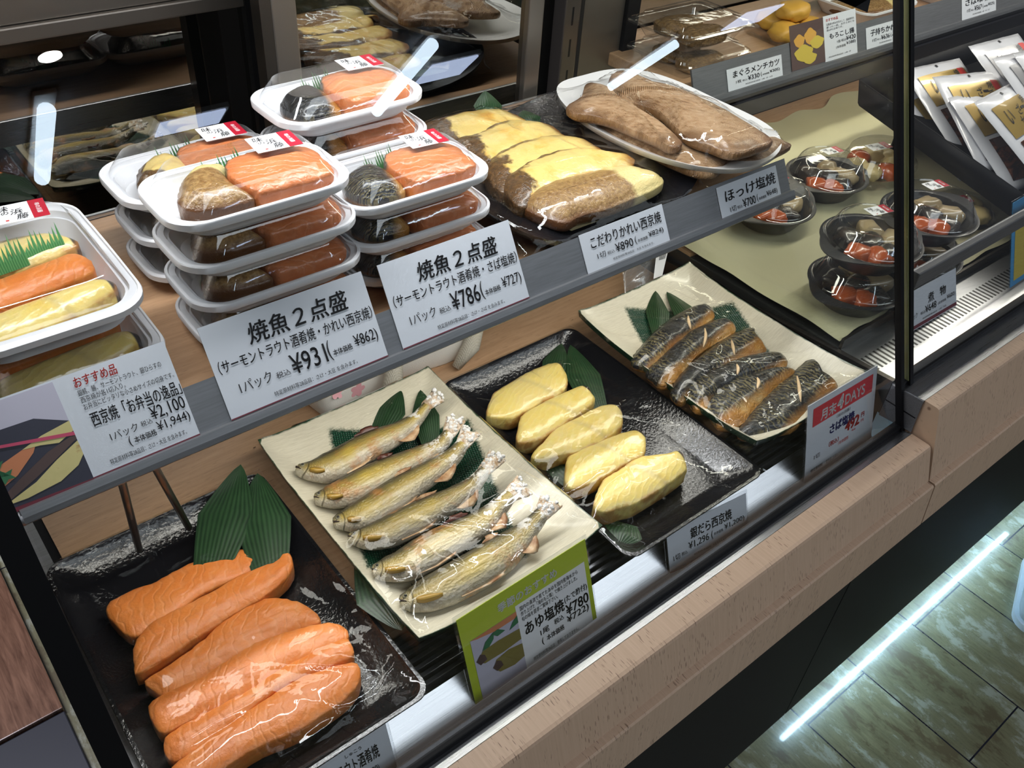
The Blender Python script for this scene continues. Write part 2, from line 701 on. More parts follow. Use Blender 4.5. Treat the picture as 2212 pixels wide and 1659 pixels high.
    ws = t.math('DIVIDE', t.math('SUBTRACT', t.math('MULTIPLY', du, 0.627), t.math('MULTIPLY', dv, 0.317)), 0.4774)
    wt = t.math('DIVIDE', t.math('ADD', t.math('MULTIPLY', du, 0.26), t.math('MULTIPLY', dv, 0.63)), 0.4774)
    well = t.math('MULTIPLY', t.band(t.math('ADD', ws, jit), 0.02, 0.98, 0.02), t.band(t.math('ADD', wt, jit), 0.02, 0.98, 0.02))
    gx = t.math('ADD', t.math('MULTIPLY', t.math('SINE', t.math('MULTIPLY', ws, 400.0)), 0.5), 0.5)
    gy = t.math('ADD', t.math('MULTIPLY', t.math('SINE', t.math('MULTIPLY', wt, 520.0)), 0.5), 0.5)
    grid = t.math('MULTIPLY', gx, gy)
    green = t.ramp(grid, [(0.05, (0.004, 0.028, 0.014)), (0.6, (0.012, 0.075, 0.038))])
    rimn = t.noise(co, 60, 3, 0.6)
    rim = t.step(t.math('ADD', t.math('ABSOLUTE', e), t.math('MULTIPLY', t.math('SUBTRACT', rimn, 0.5), 0.03)), 0.985, 1.0)
    col = t.mix(well, cream, green)
    col = t.mix(rim, col, (0.012, 0.05, 0.022))
    t.p(col=col, rough=0.24, coat=0.3, coatr=0.1)
    hb = t.math('ADD', t.math('MULTIPLY', br, 0.25), t.math('MULTIPLY', t.math('MULTIPLY', grid, well), 0.6))
    t.bump(hb, 0.35, 0.002)
    M['oribe'] = t.m
    M['whiteplate'] = plain('white_porcelain', (0.72, 0.71, 0.69), 0.22, coat=0.3)
    M['whitetray'] = plain('white_foam_plastic', (0.80, 0.80, 0.82), 0.42, sss=0.0)
    # leaf
    t = NT('green_leaf')
    u, v, e, hgt, c4 = t.fa()
    co = t.coord('Object')
    vein = t.wave(c4, 3.5, 0.4, 1, 'Y')
    g = t.noise(co, 50, 3, 0.6)
    col = t.mix(t.math('MULTIPLY', vein, 0.35), t.ramp(g, [(0.3, (0.006, 0.022, 0.008)), (0.7, (0.014, 0.043, 0.015))]), (0.05, 0.12, 0.045))
    t.p(col=col, rough=0.38)
    t.bump(vein, 0.2, 0.001)
    M['leaf'] = t.m
    t = NT('green_baran')
    co = t.coord('Object')
    st = t.wave(co, 160, 1.0, 1, 'X')
    t.p(col=t.mix(st, (0.05, 0.26, 0.08), (0.16, 0.45, 0.16)), rough=0.35)
    M['baran'] = t.m

    # ---- fish
    def flesh(name, build, rough=0.34, sss=0.12, bumps=(0.5, 0.003), coat=0.25):
        t = NT(name)
        u, v, e, hh, c4 = t.fa()
        co = t.coord('Object')
        oi = t.n('ShaderNodeObjectInfo').outputs['Random']
        cc = t.n('ShaderNodeVectorMath', operation='ADD')
        t.t.links.new(co, cc.inputs[0])
        cmb = t.n('ShaderNodeCombineXYZ')
        t.t.links.new(t.math('MULTIPLY', oi, 3.0), cmb.inputs[0])
        t.t.links.new(t.math('MULTIPLY', oi, 7.0), cmb.inputs[1])
        t.t.links.new(cmb.outputs[0], cc.inputs[1])
        col, hgt = build(t, u, v, e, hh, c4, cc.outputs[0])
        t.p(col=col, rough=rough, sss=sss, coat=coat, coatr=0.18)
        t.b.inputs['Subsurface Radius'].default_value = (0.006, 0.003, 0.0015)
        t.b.inputs['Subsurface Scale'].default_value = 1.0
        t.bump(hgt, *bumps)
        return t.m

    def b_salmon(t, u, v, e, hh, c4, co):
        n1 = t.noise(co, 28, 4, 0.6)
        wv = t.wave(t.mapping(co, (1, 1, 1), (0, 0, 0.5)), 30, 16.0, 3, 'X', 0.8)
        wv2 = t.math('POWER', wv, 5.0)
        base = t.ramp(n1, [(0.3, (0.66, 0.18, 0.030)), (0.55, (0.74, 0.225, 0.045)), (0.75, (0.80, 0.30, 0.095))])
        col = t.mix(t.math('MULTIPLY', wv2, 0.20), base, (0.84, 0.38, 0.17))
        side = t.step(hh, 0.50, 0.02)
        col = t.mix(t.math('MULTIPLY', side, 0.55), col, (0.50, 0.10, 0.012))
        toast = t.math('MULTIPLY', t.step(e, 0.84, 1.0), t.step(t.noise(co, 60, 3), 0.42, 0.62))
        col = t.mix(t.math('MULTIPLY', toast, 0.6), col, (0.60, 0.24, 0.055))
        h = t.math('ADD', t.math('MULTIPLY', wv2, -0.5), t.noise(co, 210, 3, 0.6))
        return col, h
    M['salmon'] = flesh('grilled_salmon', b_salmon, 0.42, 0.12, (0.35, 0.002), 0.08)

    def b_soysalmon(t, u, v, e, hh, c4, co):
        n1 = t.noise(co, 30, 4, 0.6)
        wv = t.math('POWER', t.wave(t.mapping(co, (1, 1, 1), (0, 0, 1.9)), 40, 11.0, 3, 'X', 0.9), 6.0)
        base = t.ramp(n1, [(0.3, (0.56, 0.17, 0.055)), (0.55, (0.63, 0.21, 0.075)), (0.75, (0.68, 0.265, 0.12))])
        col = t.mix(t.math('MULTIPLY', wv, 0.16), base, (0.82, 0.46, 0.30))
        toast = t.math('MULTIPLY', t.step(t.math('ADD', t.math('ADD', t.math('MULTIPLY', u, 0.5), t.math('MULTIPLY', v, 0.7)), t.math('MULTIPLY', t.math('SUBTRACT', n1, 0.5), 0.5)), 0.72, 1.02), 0.75)
        col = t.mix(toast, col, (0.40, 0.12, 0.035))
        skin = t.math('MULTIPLY', t.step(e, 0.90, 0.97), t.step(t.math('SUBTRACT', v, t.math('MULTIPLY', u, 0.35)), 0.55, 0.68))
        col = t.mix(skin, col, (0.12, 0.09, 0.06))
        low = t.step(hh, 0.5, 0.1)
        col = t.mix(t.math('MULTIPLY', low, 0.5), col, (0.74, 0.27, 0.04))
        return col, t.math('ADD', t.noise(co, 230, 3, 0.6), t.math('MULTIPLY', wv, -0.4))
    M['soysalmon'] = flesh('soy_grilled_salmon', b_soysalmon, 0.30, 0.10, (0.45, 0.002), 0.3)

    def b_gindara(t, u, v, e, hh, c4, co):
        n1 = t.noise(co, 26, 4, 0.6)
        base = t.ramp(n1, [(0.3, (0.76, 0.60, 0.25)), (0.55, (0.80, 0.62, 0.19)), (0.75, (0.76, 0.53, 0.12))])
        wv = t.math('POWER', t.wave(t.mapping(co, (1, 1, 1), (0, 0, 1.1)), 46, 9.0, 3, 'X', 0.8), 3.0)
        col = t.mix(t.math('MULTIPLY', wv, 0.10), base, (0.93, 0.83, 0.52))
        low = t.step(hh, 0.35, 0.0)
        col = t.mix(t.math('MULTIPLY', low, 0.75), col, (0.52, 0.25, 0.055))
        seam = t.band(t.math('ADD', u, t.math('MULTIPLY', t.math('SUBTRACT', v, 0.5), 0.10)), 0.55, 0.60, 0.03)
        col = t.mix(t.math('MULTIPLY', seam, 0.45), col, (0.52, 0.42, 0.22))
        skin = t.math('MULTIPLY', t.step(t.math('ADD', u, t.math('MULTIPLY', n1, 0.03)), 0.955, 0.975), t.step(e, 0.55, 0.7))
        col = t.mix(skin, col, (0.03, 0.028, 0.03))
        toast = t.math('MULTIPLY', t.step(e, 0.82, 0.98), t.step(t.noise(co, 45, 3), 0.42, 0.62))
        col = t.mix(t.math('MULTIPLY', toast, 0.8), col, (0.42, 0.18, 0.04))
        h = t.math('ADD', t.math('MULTIPLY', wv, 0.25), t.math('ADD', t.math('MULTIPLY', seam, -1.2), t.noise(co, 150, 3, 0.6)))
        return col, h
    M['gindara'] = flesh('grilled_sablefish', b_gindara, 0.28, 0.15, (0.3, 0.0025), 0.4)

    def b_karei(t, u, v, e, hh, c4, co):
        n1 = t.noise(co, 24, 4, 0.62)
        fine = t.noise(co, 240, 3, 0.7)
        base = t.ramp(n1, [(0.3, (0.74, 0.54, 0.19)), (0.52, (0.76, 0.56, 0.19)), (0.66, (0.72, 0.42, 0.09)), (0.78, (0.52, 0.24, 0.05))])
        # the dark skinned flank on the left third and underside
        lim = t.math('ADD', u, t.math('MULTIPLY', t.math('SUBTRACT', n1, 0.5), 0.34))
        lim = t.math('ADD', lim, t.math('MULTIPLY', t.math('SUBTRACT', v, 0.5), -0.20))
        skin = t.step(lim, 0.25, 0.21)
        rimn = t.noise(co, 34, 3, 0.6)
        edge_d = t.math('MULTIPLY', t.step(t.math('ADD', v, t.math('MULTIPLY', t.math('SUBTRACT', rimn, 0.5), 0.22)), 0.80, 0.86), t.step(t.math('ADD', u, t.math('MULTIPLY', rimn, 0.3)), 0.92, 0.74))
        skin = t.math('MAXIMUM', skin, edge_d)
        side = t.step(hh, 0.66, 0.56)
        sk = t.math('MAXIMUM', skin, side)
        skc = t.ramp(fine, [(0.3, (0.035, 0.018, 0.007)), (0.7, (0.17, 0.085, 0.028))])
        toast = t.math('MULTIPLY', t.step(e, 0.66, 0.94), t.step(t.noise(co, 50, 3), 0.30, 0.60))
        col = t.mix(t.math('MULTIPLY', toast, 0.85), base, (0.40, 0.15, 0.03))
        tip = t.step(t.math('ADD', u, t.math('MULTIPLY', rimn, 0.12)), 0.93, 1.04)
        col = t.mix(t.math('MULTIPLY', tip, 0.8), col, (0.30, 0.12, 0.03))
        col = t.mix(sk, col, skc)
        h = t.math('ADD', t.math('MULTIPLY', t.math('MULTIPLY', fine, sk), 1.2), t.noise(co, 120, 3, 0.6))
        return col, h
    M['karei'] = flesh('grilled_flounder', b_karei, 0.28, 0.1, (0.4, 0.003), 0.35)

    def b_kareiskin(t, u, v, e, hh, c4, co):
        n1 = t.noise(co, 24, 4, 0.62)
        fine = t.noise(co, 240, 3, 0.7)
        skc = t.ramp(fine, [(0.3, (0.16, 0.075, 0.022)), (0.7, (0.42, 0.26, 0.10))])
        edge = t.step(t.math('ADD', u, t.math('MULTIPLY', t.math('SUBTRACT', n1, 0.5), 0.25)), 0.64, 0.70)
        col = t.mix(edge, skc, (0.74, 0.60, 0.26))
        bl = t.math('MULTIPLY', t.step(e, 0.80, 1.0), t.step(u, 0.7, 0.2))
        col = t.mix(bl, col, (0.13, 0.05, 0.015))
        return col, t.math('ADD', t.math('MULTIPLY', fine, 1.0), n1)
    M['kareiskin'] = flesh('browned_flounder_skin', b_kareiskin, 0.28, 0.08, (0.5, 0.003), 0.4)

    def b_saba(t, u, v, e, hh, c4, co):
        n1 = t.noise(co, 30, 4, 0.6)
        st = t.wave(t.mapping(c4, (1, 0.35, 0)), 9.0, 7.0, 3, 'X', 2.6)
        faint = t.step(t.noise(co, 22, 2), 0.40, 0.62)
        dark = t.mix(t.math('MULTIPLY', t.step(st, 0.52, 0.82), t.math('ADD', t.math('MULTIPLY', faint, 0.75), 0.12)), (0.010, 0.011, 0.014), (0.15, 0.125, 0.055))
        oi = t.n('ShaderNodeObjectInfo').outputs['Random']
        gold = t.ramp(n1, [(0.3, (0.28, 0.105, 0.018)), (0.55, (0.46, 0.215, 0.045)), (0.72, (0.56, 0.36, 0.14))])
        lim = t.math('ADD', v, t.math('ADD', t.math('MULTIPLY', t.math('SUBTRACT', n1, 0.5), 0.26), t.math('MULTIPLY', t.math('SUBTRACT', oi, 0.5), 0.22)))
        col = t.mix(t.step(lim, 0.16, 0.40), gold, dark)
        low = t.step(hh, 0.30, 0.05)
        col = t.mix(t.math('MULTIPLY', low, 0.8), col, (0.30, 0.12, 0.02))
        wr = t.noise(t.mapping(co, (1, 1, 1)), 130, 3, 0.6, 1.5)
        return col, wr
    M['saba'] = flesh('grilled_mackerel', b_saba, 0.22, 0.02, (0.75, 0.004), 0.5)
    M['cut'] = plain('cut_flesh', (0.72, 0.52, 0.30), 0.4)

    def b_hokke(t, u, v, e, hh, c4, co):
        n1 = t.noise(t.mapping(c4, (2, 9, 2)), 4, 4, 0.62)
        base = t.ramp(n1, [(0.30, (0.19, 0.09, 0.036)), (0.44, (0.42, 0.25, 0.125)), (0.66, (0.54, 0.36, 0.21))])
        rib = t.wave(t.mapping(c4, (1, 0.1, 0)), 26, 2, 2, 'X')
        spine = t.band(v, 0.60, 0.64, 0.02)
        col = t.mix(t.math('MULTIPLY', spine, t.math('ADD', t.math('MULTIPLY', rib, 0.6), 0.3)), base, (0.40, 0.20, 0.08))
        burn = t.math('MULTIPLY', t.step(e, 0.62, 0.95), t.step(t.noise(co, 34, 4), 0.34, 0.60))
        col = t.mix(t.math('MULTIPLY', burn, 0.85), col, (0.15, 0.07, 0.025))
        tail = t.step(u, 0.88, 1.0)
        col = t.mix(t.math('MULTIPLY', tail, 0.75), col, (0.17, 0.07, 0.03))
        low = t.step(hh, 0.40, 0.05)
        col = t.mix(t.math('MULTIPLY', low, 0.85), col, (0.22, 0.11, 0.035))
        h = t.math('ADD', t.math('MULTIPLY', t.math('MULTIPLY', rib, spine), 1.5), t.noise(t.mapping(c4, (30, 60, 30)), 2, 3))
        return col, h
    M['hokke'] = flesh('grilled_atka_mackerel', b_hokke, 0.36, 0.06, (0.8, 0.004), 0.25)

    def b_ayu(t, u, v, e, hh, c4, co):
        n1 = t.noise(co, 34, 4, 0.6)
        n2 = t.noise(co, 14, 3, 0.6)
        vv = t.math('ADD', v, t.math('MULTIPLY', t.math('SUBTRACT', n1, 0.5), 0.22))
        base = t.ramp(vv, [(0.08, (0.36, 0.31, 0.23)), (0.26, (0.50, 0.41, 0.22)), (0.44, (0.40, 0.285, 0.075)), (0.60, (0.21, 0.16, 0.05)), (0.76, (0.06, 0.05, 0.025))])
        yel = t.math('MULTIPLY', t.step(n2, 0.52, 0.66), t.band(v, 0.28, 0.66, 0.12))
        col = t.mix(t.math('MULTIPLY', yel, 0.45), base, (0.56, 0.40, 0.05))
        burn = t.math('MULTIPLY', t.step(t.noise(co, 24, 5, 0.65), 0.53, 0.66), t.band(u, 0.22, 0.88, 0.1))
        col = t.mix(t.math('MULTIPLY', burn, 0.7), col, (0.40, 0.17, 0.045))
        pale = t.math('MULTIPLY', t.step(t.noise(co, 46, 4, 0.65), 0.56, 0.70), t.step(v, 0.50, 0.2))
        col = t.mix(t.math('MULTIPLY', pale, 0.7), col, (0.60, 0.54, 0.44))
        salt = t.math('MULTIPLY', t.step(t.noise(co, 60, 4, 0.7), 0.50, 0.58), t.step(u, 0.74, 0.93))
        head = t.step(u, 0.20, 0.13)
        col = t.mix(t.math('MULTIPLY', head, 0.55), col, t.ramp(vv, [(0.2, (0.42, 0.38, 0.27)), (0.6, (0.30, 0.26, 0.13)), (0.9, (0.05, 0.05, 0.035))]))
        gill = t.band(t.math('ADD', u, t.math('MULTIPLY', t.math('POWER', t.math('ABSOLUTE', t.math('SUBTRACT', v, 0.5)), 2.0), 0.22)), 0.205, 0.222, 0.010)
        col = t.mix(t.math('MULTIPLY', gill, 0.75), col, (0.07, 0.055, 0.025))
        mouth = t.math('MULTIPLY', t.band(t.math('ADD', v, t.math('MULTIPLY', u, -0.6)), 0.40, 0.46, 0.02), t.step(u, 0.085, 0.07))
        col = t.mix(mouth, col, (0.03, 0.02, 0.012))
        col = t.mix(salt, col, (0.78, 0.74, 0.68))
        sc = t.voro(t.mapping(c4, (60, 16, 1)), 1.0)
        h = t.math('ADD', t.math('MULTIPLY', t.noise(co, 130, 3, 0.65), 1.2), t.math('ADD', t.math('MULTIPLY', sc, 0.5), t.math('MULTIPLY', gill, -2.0)))
        return col, h
    M['ayu'] = flesh('salt_grilled_sweetfish', b_ayu, 0.34, 0.03, (0.55, 0.003), 0.3)
    t = NT('salted_fin')
    co = t.coord('Object')
    g = t.noise(co, 110, 4, 0.7)
    t.p(col=t.ramp(g, [(0.38, (0.42, 0.26, 0.13)), (0.52, (0.66, 0.55, 0.44)), (0.62, (0.86, 0.84, 0.82))]), rough=0.7)
    t.bump(g, 0.9, 0.004)
    M['saltfin'] = t.m
    t = NT('salt_grains')
    co = t.coord('Object')
    g = t.noise(co, 300, 3, 0.7)
    t.p(col=t.ramp(g, [(0.35, (0.70, 0.66, 0.62)), (0.6, (0.86, 0.85, 0.84))]), rough=0.8)
    t.bump(g, 0.8, 0.002)
    M['salt'] = t.m
    t = NT('toasted_fin')
    co = t.coord('Object')
    g = t.noise(co, 70, 3, 0.6)
    t.p(col=t.ramp(g, [(0.35, (0.30, 0.13, 0.05)), (0.6, (0.62, 0.42, 0.24)), (0.75, (0.72, 0.62, 0.5))]), rough=0.5)
    M['toastfin'] = t.m
    M['yellowfin'] = plain('yellow_fin', (0.42, 0.25, 0.04), 0.35, coat=0.2)
    M['burnt'] = plain('charred_fin', (0.085, 0.022, 0.012), 0.35)
    M['eyeball'] = plain('fish_eye', (0.20, 0.18, 0.11), 0.25)
    M['pupil'] = plain('fish_pupil', (0.02, 0.018, 0.014), 0.2)
    M['mouth'] = plain('mouth_dark', (0.035, 0.018, 0.012), 0.6)

    # ---- paper, print
    t = NT('laminated_card')
    co = t.coord('Object')
    t.p(col=(0.66, 0.69, 0.745), rough=0.40, coat=0.7, coatr=0.09)
    g = t.noise(co, 330, 2, 0.5)
    b = t.n('ShaderNodeBump')
    b.inputs['Strength'].default_value = 0.25
    b.inputs['Distance'].default_value = 0.001
    t.t.links.new(g, b.inputs['Height'])
    t.t.links.new(b.outputs[0], t.b.inputs['Coat Normal'])
    M['card'] = t.m
    M['ink'] = plain('black_ink', (0.012, 0.011, 0.013), 0.45)
    M['inkgrey'] = plain('grey_ink', (0.13, 0.12, 0.13), 0.5)
    M['inkred'] = plain('red_ink', (0.60, 0.045, 0.035), 0.45)
    M['inknavy'] = plain('navy_ink', (0.03, 0.03, 0.16), 0.45)
    M['inkwhite'] = plain('white_ink', (0.86, 0.86, 0.86), 0.45)
    M['maroon'] = plain('maroon_ink', (0.15, 0.02, 0.035), 0.45)
    M['bandred'] = plain('red_print_band', (0.62, 0.045, 0.06), 0.4)
    M['stickerred'] = plain('crimson_sticker_band', (0.42, 0.012, 0.03), 0.35)
    M['paper'] = plain('white_paper', (0.84, 0.84, 0.85), 0.45)
    M['lime'] = plain('lime_green_print', (0.46, 0.56, 0.035), 0.4, coat=0.4)
    M['blueprint'] = plain('blue_print', (0.04, 0.27, 0.56), 0.4, coat=0.4)
    M['lilac'] = plain('pale_lilac_print', (0.52, 0.50, 0.60), 0.45)
    M['ph_dark'] = plain('dark_dish_print', (0.035, 0.035, 0.055), 0.4)
    M['ph_orange'] = plain('salmon_print', (0.60, 0.22, 0.10), 0.4)
    t = NT('toasted_cod_print')
    co = t.coord('Object')
    g = t.noise(co, 90, 4, 0.65)
    t.p(col=t.ramp(g, [(0.30, (0.60, 0.52, 0.22)), (0.58, (0.64, 0.55, 0.24)), (0.72, (0.40, 0.19, 0.06))]), rough=0.4)
    M['ph_cod'] = t.m
    M['ph_brown'] = plain('fish_skin_print', (0.09, 0.055, 0.05), 0.4)
    M['ph_green'] = plain('herb_print', (0.035, 0.16, 0.07), 0.4)
    M['ph_pink'] = plain('pink_stalk_print', (0.55, 0.07, 0.14), 0.4)
    M['ph_olive'] = plain('sweetfish_print', (0.22, 0.18, 0.05), 0.4)
    M['ph_yellow'] = plain('fritter_print', (0.55, 0.42, 0.06), 0.4)
    M['ph_amber'] = plain('amber_print', (0.60, 0.32, 0.06), 0.4)

    # ---- second case
    t = NT('cream_cloth')
    co = t.coord('Object')
    g = t.noise(co, 500, 2, 0.6)
    t.p(col=(0.50, 0.47, 0.30), rough=0.62, sheen=0.2)
    t.bump(g, 0.2, 0.0008)
    M['cloth'] = t.m
    M['carrot'] = plain('simmered_carrot', (0.50, 0.10, 0.025), 0.25, coat=0.4)
    M['konjac'] = plain('dark_konjac', (0.045, 0.038, 0.033), 0.25, coat=0.5)
    M['taro'] = plain('simmered_taro', (0.48, 0.36, 0.20), 0.3, coat=0.3)
    M['pickle'] = plain('pale_pickle', (0.62, 0.48, 0.22), 0.35)
    t = NT('fried_crumb')
    co = t.coord('Object')
    g = t.noise(co, 160, 4, 0.7)
    t.p(col=t.ramp(g, [(0.3, (0.09, 0.045, 0.012)), (0.7, (0.30, 0.17, 0.06))]), rough=0.6)
    t.bump(g, 1.0, 0.005)
    M['crumb'] = t.m
    M['fritter'] = plain('golden_fritter', (0.60, 0.33, 0.05), 0.5)
    M['pouchwhite'] = plain('white_foil_pouch', (0.66, 0.67, 0.72), 0.22, coat=0.5)
    t = NT('gold_label')
    co = t.coord('Object')
    t.p(col=(0.42, 0.29, 0.085), rough=0.3, metal=0.35, coat=0.6, coatr=0.05)
    M['gold'] = t.m
    M['silver'] = plain('silver_label', (0.36, 0.36, 0.38), 0.3, 0.4, coat=0.5)
    t = NT('dark_food_window')
    co = t.coord('Object')
    g = t.noise(co, 60, 4, 0.6, 1.0)
    t.p(col=t.ramp(g, [(0.4, (0.02, 0.012, 0.01)), (0.62, (0.16, 0.055, 0.03)), (0.75, (0.26, 0.12, 0.06))]), rough=0.15, coat=0.6)
    M['window'] = t.m
    # ---- other
    t = NT('cotton_canvas')
    co = t.coord('Object')
    g = t.noise(co, 700, 2, 0.6)
    t.p(col=(0.70, 0.67, 0.62), rough=0.8)
    t.bump(g, 0.4, 0.001)
    M['canvas'] = t.m
    t = NT('woven_strap')
    co = t.coord('Object')
    g = t.math('MULTIPLY', t.wave(co, 160, 0.3, 1, 'X'), t.wave(co, 160, 0.3, 1, 'Y'))
    t.p(col=t.mix(g, (0.48, 0.44, 0.36), (0.66, 0.62, 0.53)), rough=0.8)
    t.bump(g, 0.6, 0.001)
    M['strap'] = t.m
    M['pinkflower'] = plain('pink_blossom_print', (0.72, 0.36, 0.40), 0.7)
    M['shoe'] = plain('pale_shoe', (0.62, 0.72, 0.80), 0.45)
    M['sole'] = plain('white_sole', (0.75, 0.80, 0.85), 0.5)
    # floor: worn grey-green wood planks laid across the aisle
    t = NT('worn_plank_floor')
    co = t.coord('Object')
    rot = t.mapping(co, (1, 1, 1), (0, 0, math.pi / 2), (0.04, 0.045, 0))
    br = t.n('ShaderNodeTexBrick', offset=0.37, squash=1.0)
    t.t.links.new(rot, br.inputs['Vector'])
    br.inputs['Scale'].default_value = 1.0
    br.inputs['Mortar Size'].default_value = 0.0016
    br.inputs['Mortar Smooth'].default_value = 0.1
    br.inputs['Brick Width'].default_value = 0.62
    br.inputs['Row Height'].default_value = 0.185
    br.inputs['Color1'].default_value = (0.25, 0.25, 0.25, 1)
    br.inputs['Color2'].default_value = (0.75, 0.75, 0.75, 1)
    br.inputs['Mortar'].default_value = (0.5, 0.5, 0.5, 1)
    grain = t.noise(t.mapping(co, (26, 3, 1)), 5, 5, 0.62, 0.6)
    wear = t.noise(t.mapping(co, (5, 2.2, 1)), 3.2, 6, 0.72, 0.2)
    c1 = t.ramp(grain, [(0.3, (0.15, 0.14, 0.075)), (0.7, (0.23, 0.215, 0.12))])
    col = t.mix(t.step(wear, 0.50, 0.62), c1, (0.34, 0.345, 0.265))
    col = t.mix(t.step(wear, 0.47, 0.38), col, (0.13, 0.105, 0.055))
    col = t.mix(0.25, col, br.outputs['Color'], 'OVERLAY')
    col = t.mix(br.outputs['Fac'], col, (0.012, 0.012, 0.02))
    t.p(col=col, rough=t.ramp(wear, [(0.3, 0.34), (0.7, 0.22)]), coat=0.6, coatr=0.07)
    t.bump(t.noise(co, 70, 4, 0.6), 0.12, 0.003)
    M['floor'] = t.m
    t = NT('brown_plank')
    co = t.coord('Object')
    g = t.noise(t.mapping(co, (30, 3, 3)), 4, 5, 0.62, 0.6)
    t.p(col=t.ramp(g, [(0.3, (0.10, 0.045, 0.025)), (0.7, (0.27, 0.14, 0.085))]), rough=0.2, coat=0.4)
    M['brownplank'] = t.m
    M['ceiling'] = plain('ceiling_paint', (0.10, 0.10, 0.11), 0.9)
    M['wallpaint'] = plain('dim_wall_paint', (0.12, 0.11, 0.11), 0.9)

    def emit(name, c, s):
        t = NT(name)
        t.p(col=(0.0, 0.0, 0.0), emi=c, emis=s)
        return t.m
    M['tubeglow'] = emit('tube_lamp_glow', (0.70, 0.86, 1.0), 15.0)
    M['panelglow'] = emit('panel_lamp_glow', (0.60, 0.72, 1.0), 9.0)
    M['spotglow'] = emit('spot_lamp_glow', (1.0, 0.97, 0.92), 45.0)
    M['stripglow'] = emit('strip_lamp_glow', (0.50, 0.78, 1.0), 55.0)


make_materials()


# ------------------------------------------------------------------ the shop: floor, ceiling, far walls
struct('floor', box((-3, -6.5, -0.02), (9, 1.6, 0.0)), M['floor'], 'worn grey wood plank floor of the shop aisle', 'floor', smooth=False)
struct('ceiling', box((-3, -6.5, 2.66), (9, 2.2, 2.70)), M['ceiling'], 'dark ceiling of the shop', 'ceiling', smooth=False)
struct('wall_front', box((-3, -6.55, 0.0), (9, -6.5, 2.66)), M['wallpaint'], 'dim far wall across the shop', 'wall', smooth=False)
struct('wall_back', box((-3, 2.16, 0.0), (9, 2.2, 2.66)), M['wallpaint'], 'dim wall behind the display cases', 'wall', smooth=False)


def lamp_tube(a, b, label):
    t = thing('tube_lamp', label, 'ceiling lamp', ((a[0] + b[0]) / 2, (a[1] + b[1]) / 2, 2.60), group='tube lamps under the shop ceiling')
    A = Vector((a[0], a[1], 0)) - Vector((t.location.x, t.location.y, 0))
    link('lamp_glass', tube([A, -A], 0.036, n=12), M['tubeglow'], t)
    bm = bmesh.new()
    bm_box(bm, (0, 0, 0.05), (0.09, 0.98, 0.02), 0.004)
    link('lamp_batten', bm, M['whitetray'], t)


lamp_tube((0.79, -2.85), (0.81, -3.69), 'white tube lamp on the ceiling, nearest to the display case')
lamp_tube((2.78, -3.01), (2.83, -3.94), 'white tube lamp on the ceiling, middle of three')
lamp_tube((5.74, -4.11), (5.65, -4.9), 'white tube lamp on the ceiling, farthest along the aisle')
for i, (x, y, sx, sy) in enumerate(((1.53, -3.46, 0.34, 0.17), (3.17, -3.55, 0.34, 0.26), (6.6, -4.0, 0.5, 0.3))):
    t = thing('panel_lamp', ['small square ceiling panel lamp beside the nearest tube', 'square ceiling panel lamp beside the middle tube',
                             'dim ceiling panel lamp beside the farthest tube'][i], 'ceiling lamp', (x, y, 2.63))
    bm = bmesh.new()
    bm_box(bm, (0, 0, -0.004), (sx, sy, 0.01))
    link('diffuser', bm, M['panelglow'], t, smooth=False)
    bm = bmesh.new()
    bm_box(bm, (0, 0, 0.014), (sx + 0.04, sy + 0.04, 0.024))
    link('lamp_frame', bm, M['whitetray'], t, smooth=False)
gsp = at(90, 132, 1.3)
t = thing('spot_lamp', 'small round ceiling spot lamp over the aisle', 'ceiling lamp', (0.79, -2.41, 2.62))
bm = bmesh.new()
rings(bm, [circle(0.042, 0.0), circle(0.042, 0.02)])
link('lamp_face', bm, M['spotglow'], t)
bm = bmesh.new()
rings(bm, [circle(0.06, 0.005), circle(0.06, 0.035)])
link('lamp_can', bm, M['blackplastic'], t)


def part(name, bm, m, parent, **k):
    """a part modelled in place: its coordinates are world coordinates, its thing is only shifted"""
    o = link(name, bm, m, parent, **k)
    o.location = -Vector(parent.location)
    return o


GS = 0.398


def gy(z):
    return 0.333 + GS * (z - 0.85)


# ------------------------------------------------------------------ left display case
XE = 0.954
case = thing('display_case', 'glass fronted chilled display case of grilled fish with tan wooden ledge, nearer of the two', 'display case', (0.47, 0.62, 0.0))
part('counter_ledge', prism([(0.296, 0.80), (0.2725, 0.80), (0.2690, 0.7990), (0.2672, 0.7962), (0.252, 0.7505), (0.253, 0.749), (0.31, 0.749), (0.31, 0.795), (0.296, 0.795)], -0.30, XE),
     M['counter'], case, smooth=False)
part('lower_board', prism([(0.30, 0.747), (0.2455, 0.747), (0.2435, 0.745), (0.2365, 0.680), (0.239, 0.678), (0.30, 0.678)], -0.30, XE + 0.003), M['counter'], case, smooth=False)
part('kick_panel', box((-0.30, 0.284, 0.13), (XE + 0.003, 0.30, 0.678)), M['kick'], case, smooth=False)
part('steel_sill', prism([(0.2962, 0.8005), (0.3105, 0.7958), (0.3105, 0.786), (0.2962, 0.7951)], -0.30, XE), M['steel'], case, smooth=False)
part('glass_seal', box((0.0, 0.3100, 0.774), (0.957, 0.3215, 0.8035), 0.001), M['blackplastic'], case, smooth=False)
part('body', box((0.0, 0.3735, 0.13), (0.952, 1.07, 0.776)), M['darksteel'], case, smooth=False)
part('front_plate', prism([(0.3228, 0.752), (0.330, 0.754), (0.3725, 0.782), (0.3725, 0.760), (0.3228, 0.744)], 0.016, 0.954), M['steel'], case, smooth=False)
bm = bmesh.new()
for k in range(7):
    bm_box(bm, (0.485, 0.378 + 0.0088 * k, 0.785 + 0.0005 * k), (0.92, 0.0052, 0.012), 0.001)
part('air_grille', bm, M['slat'], case, smooth=False)
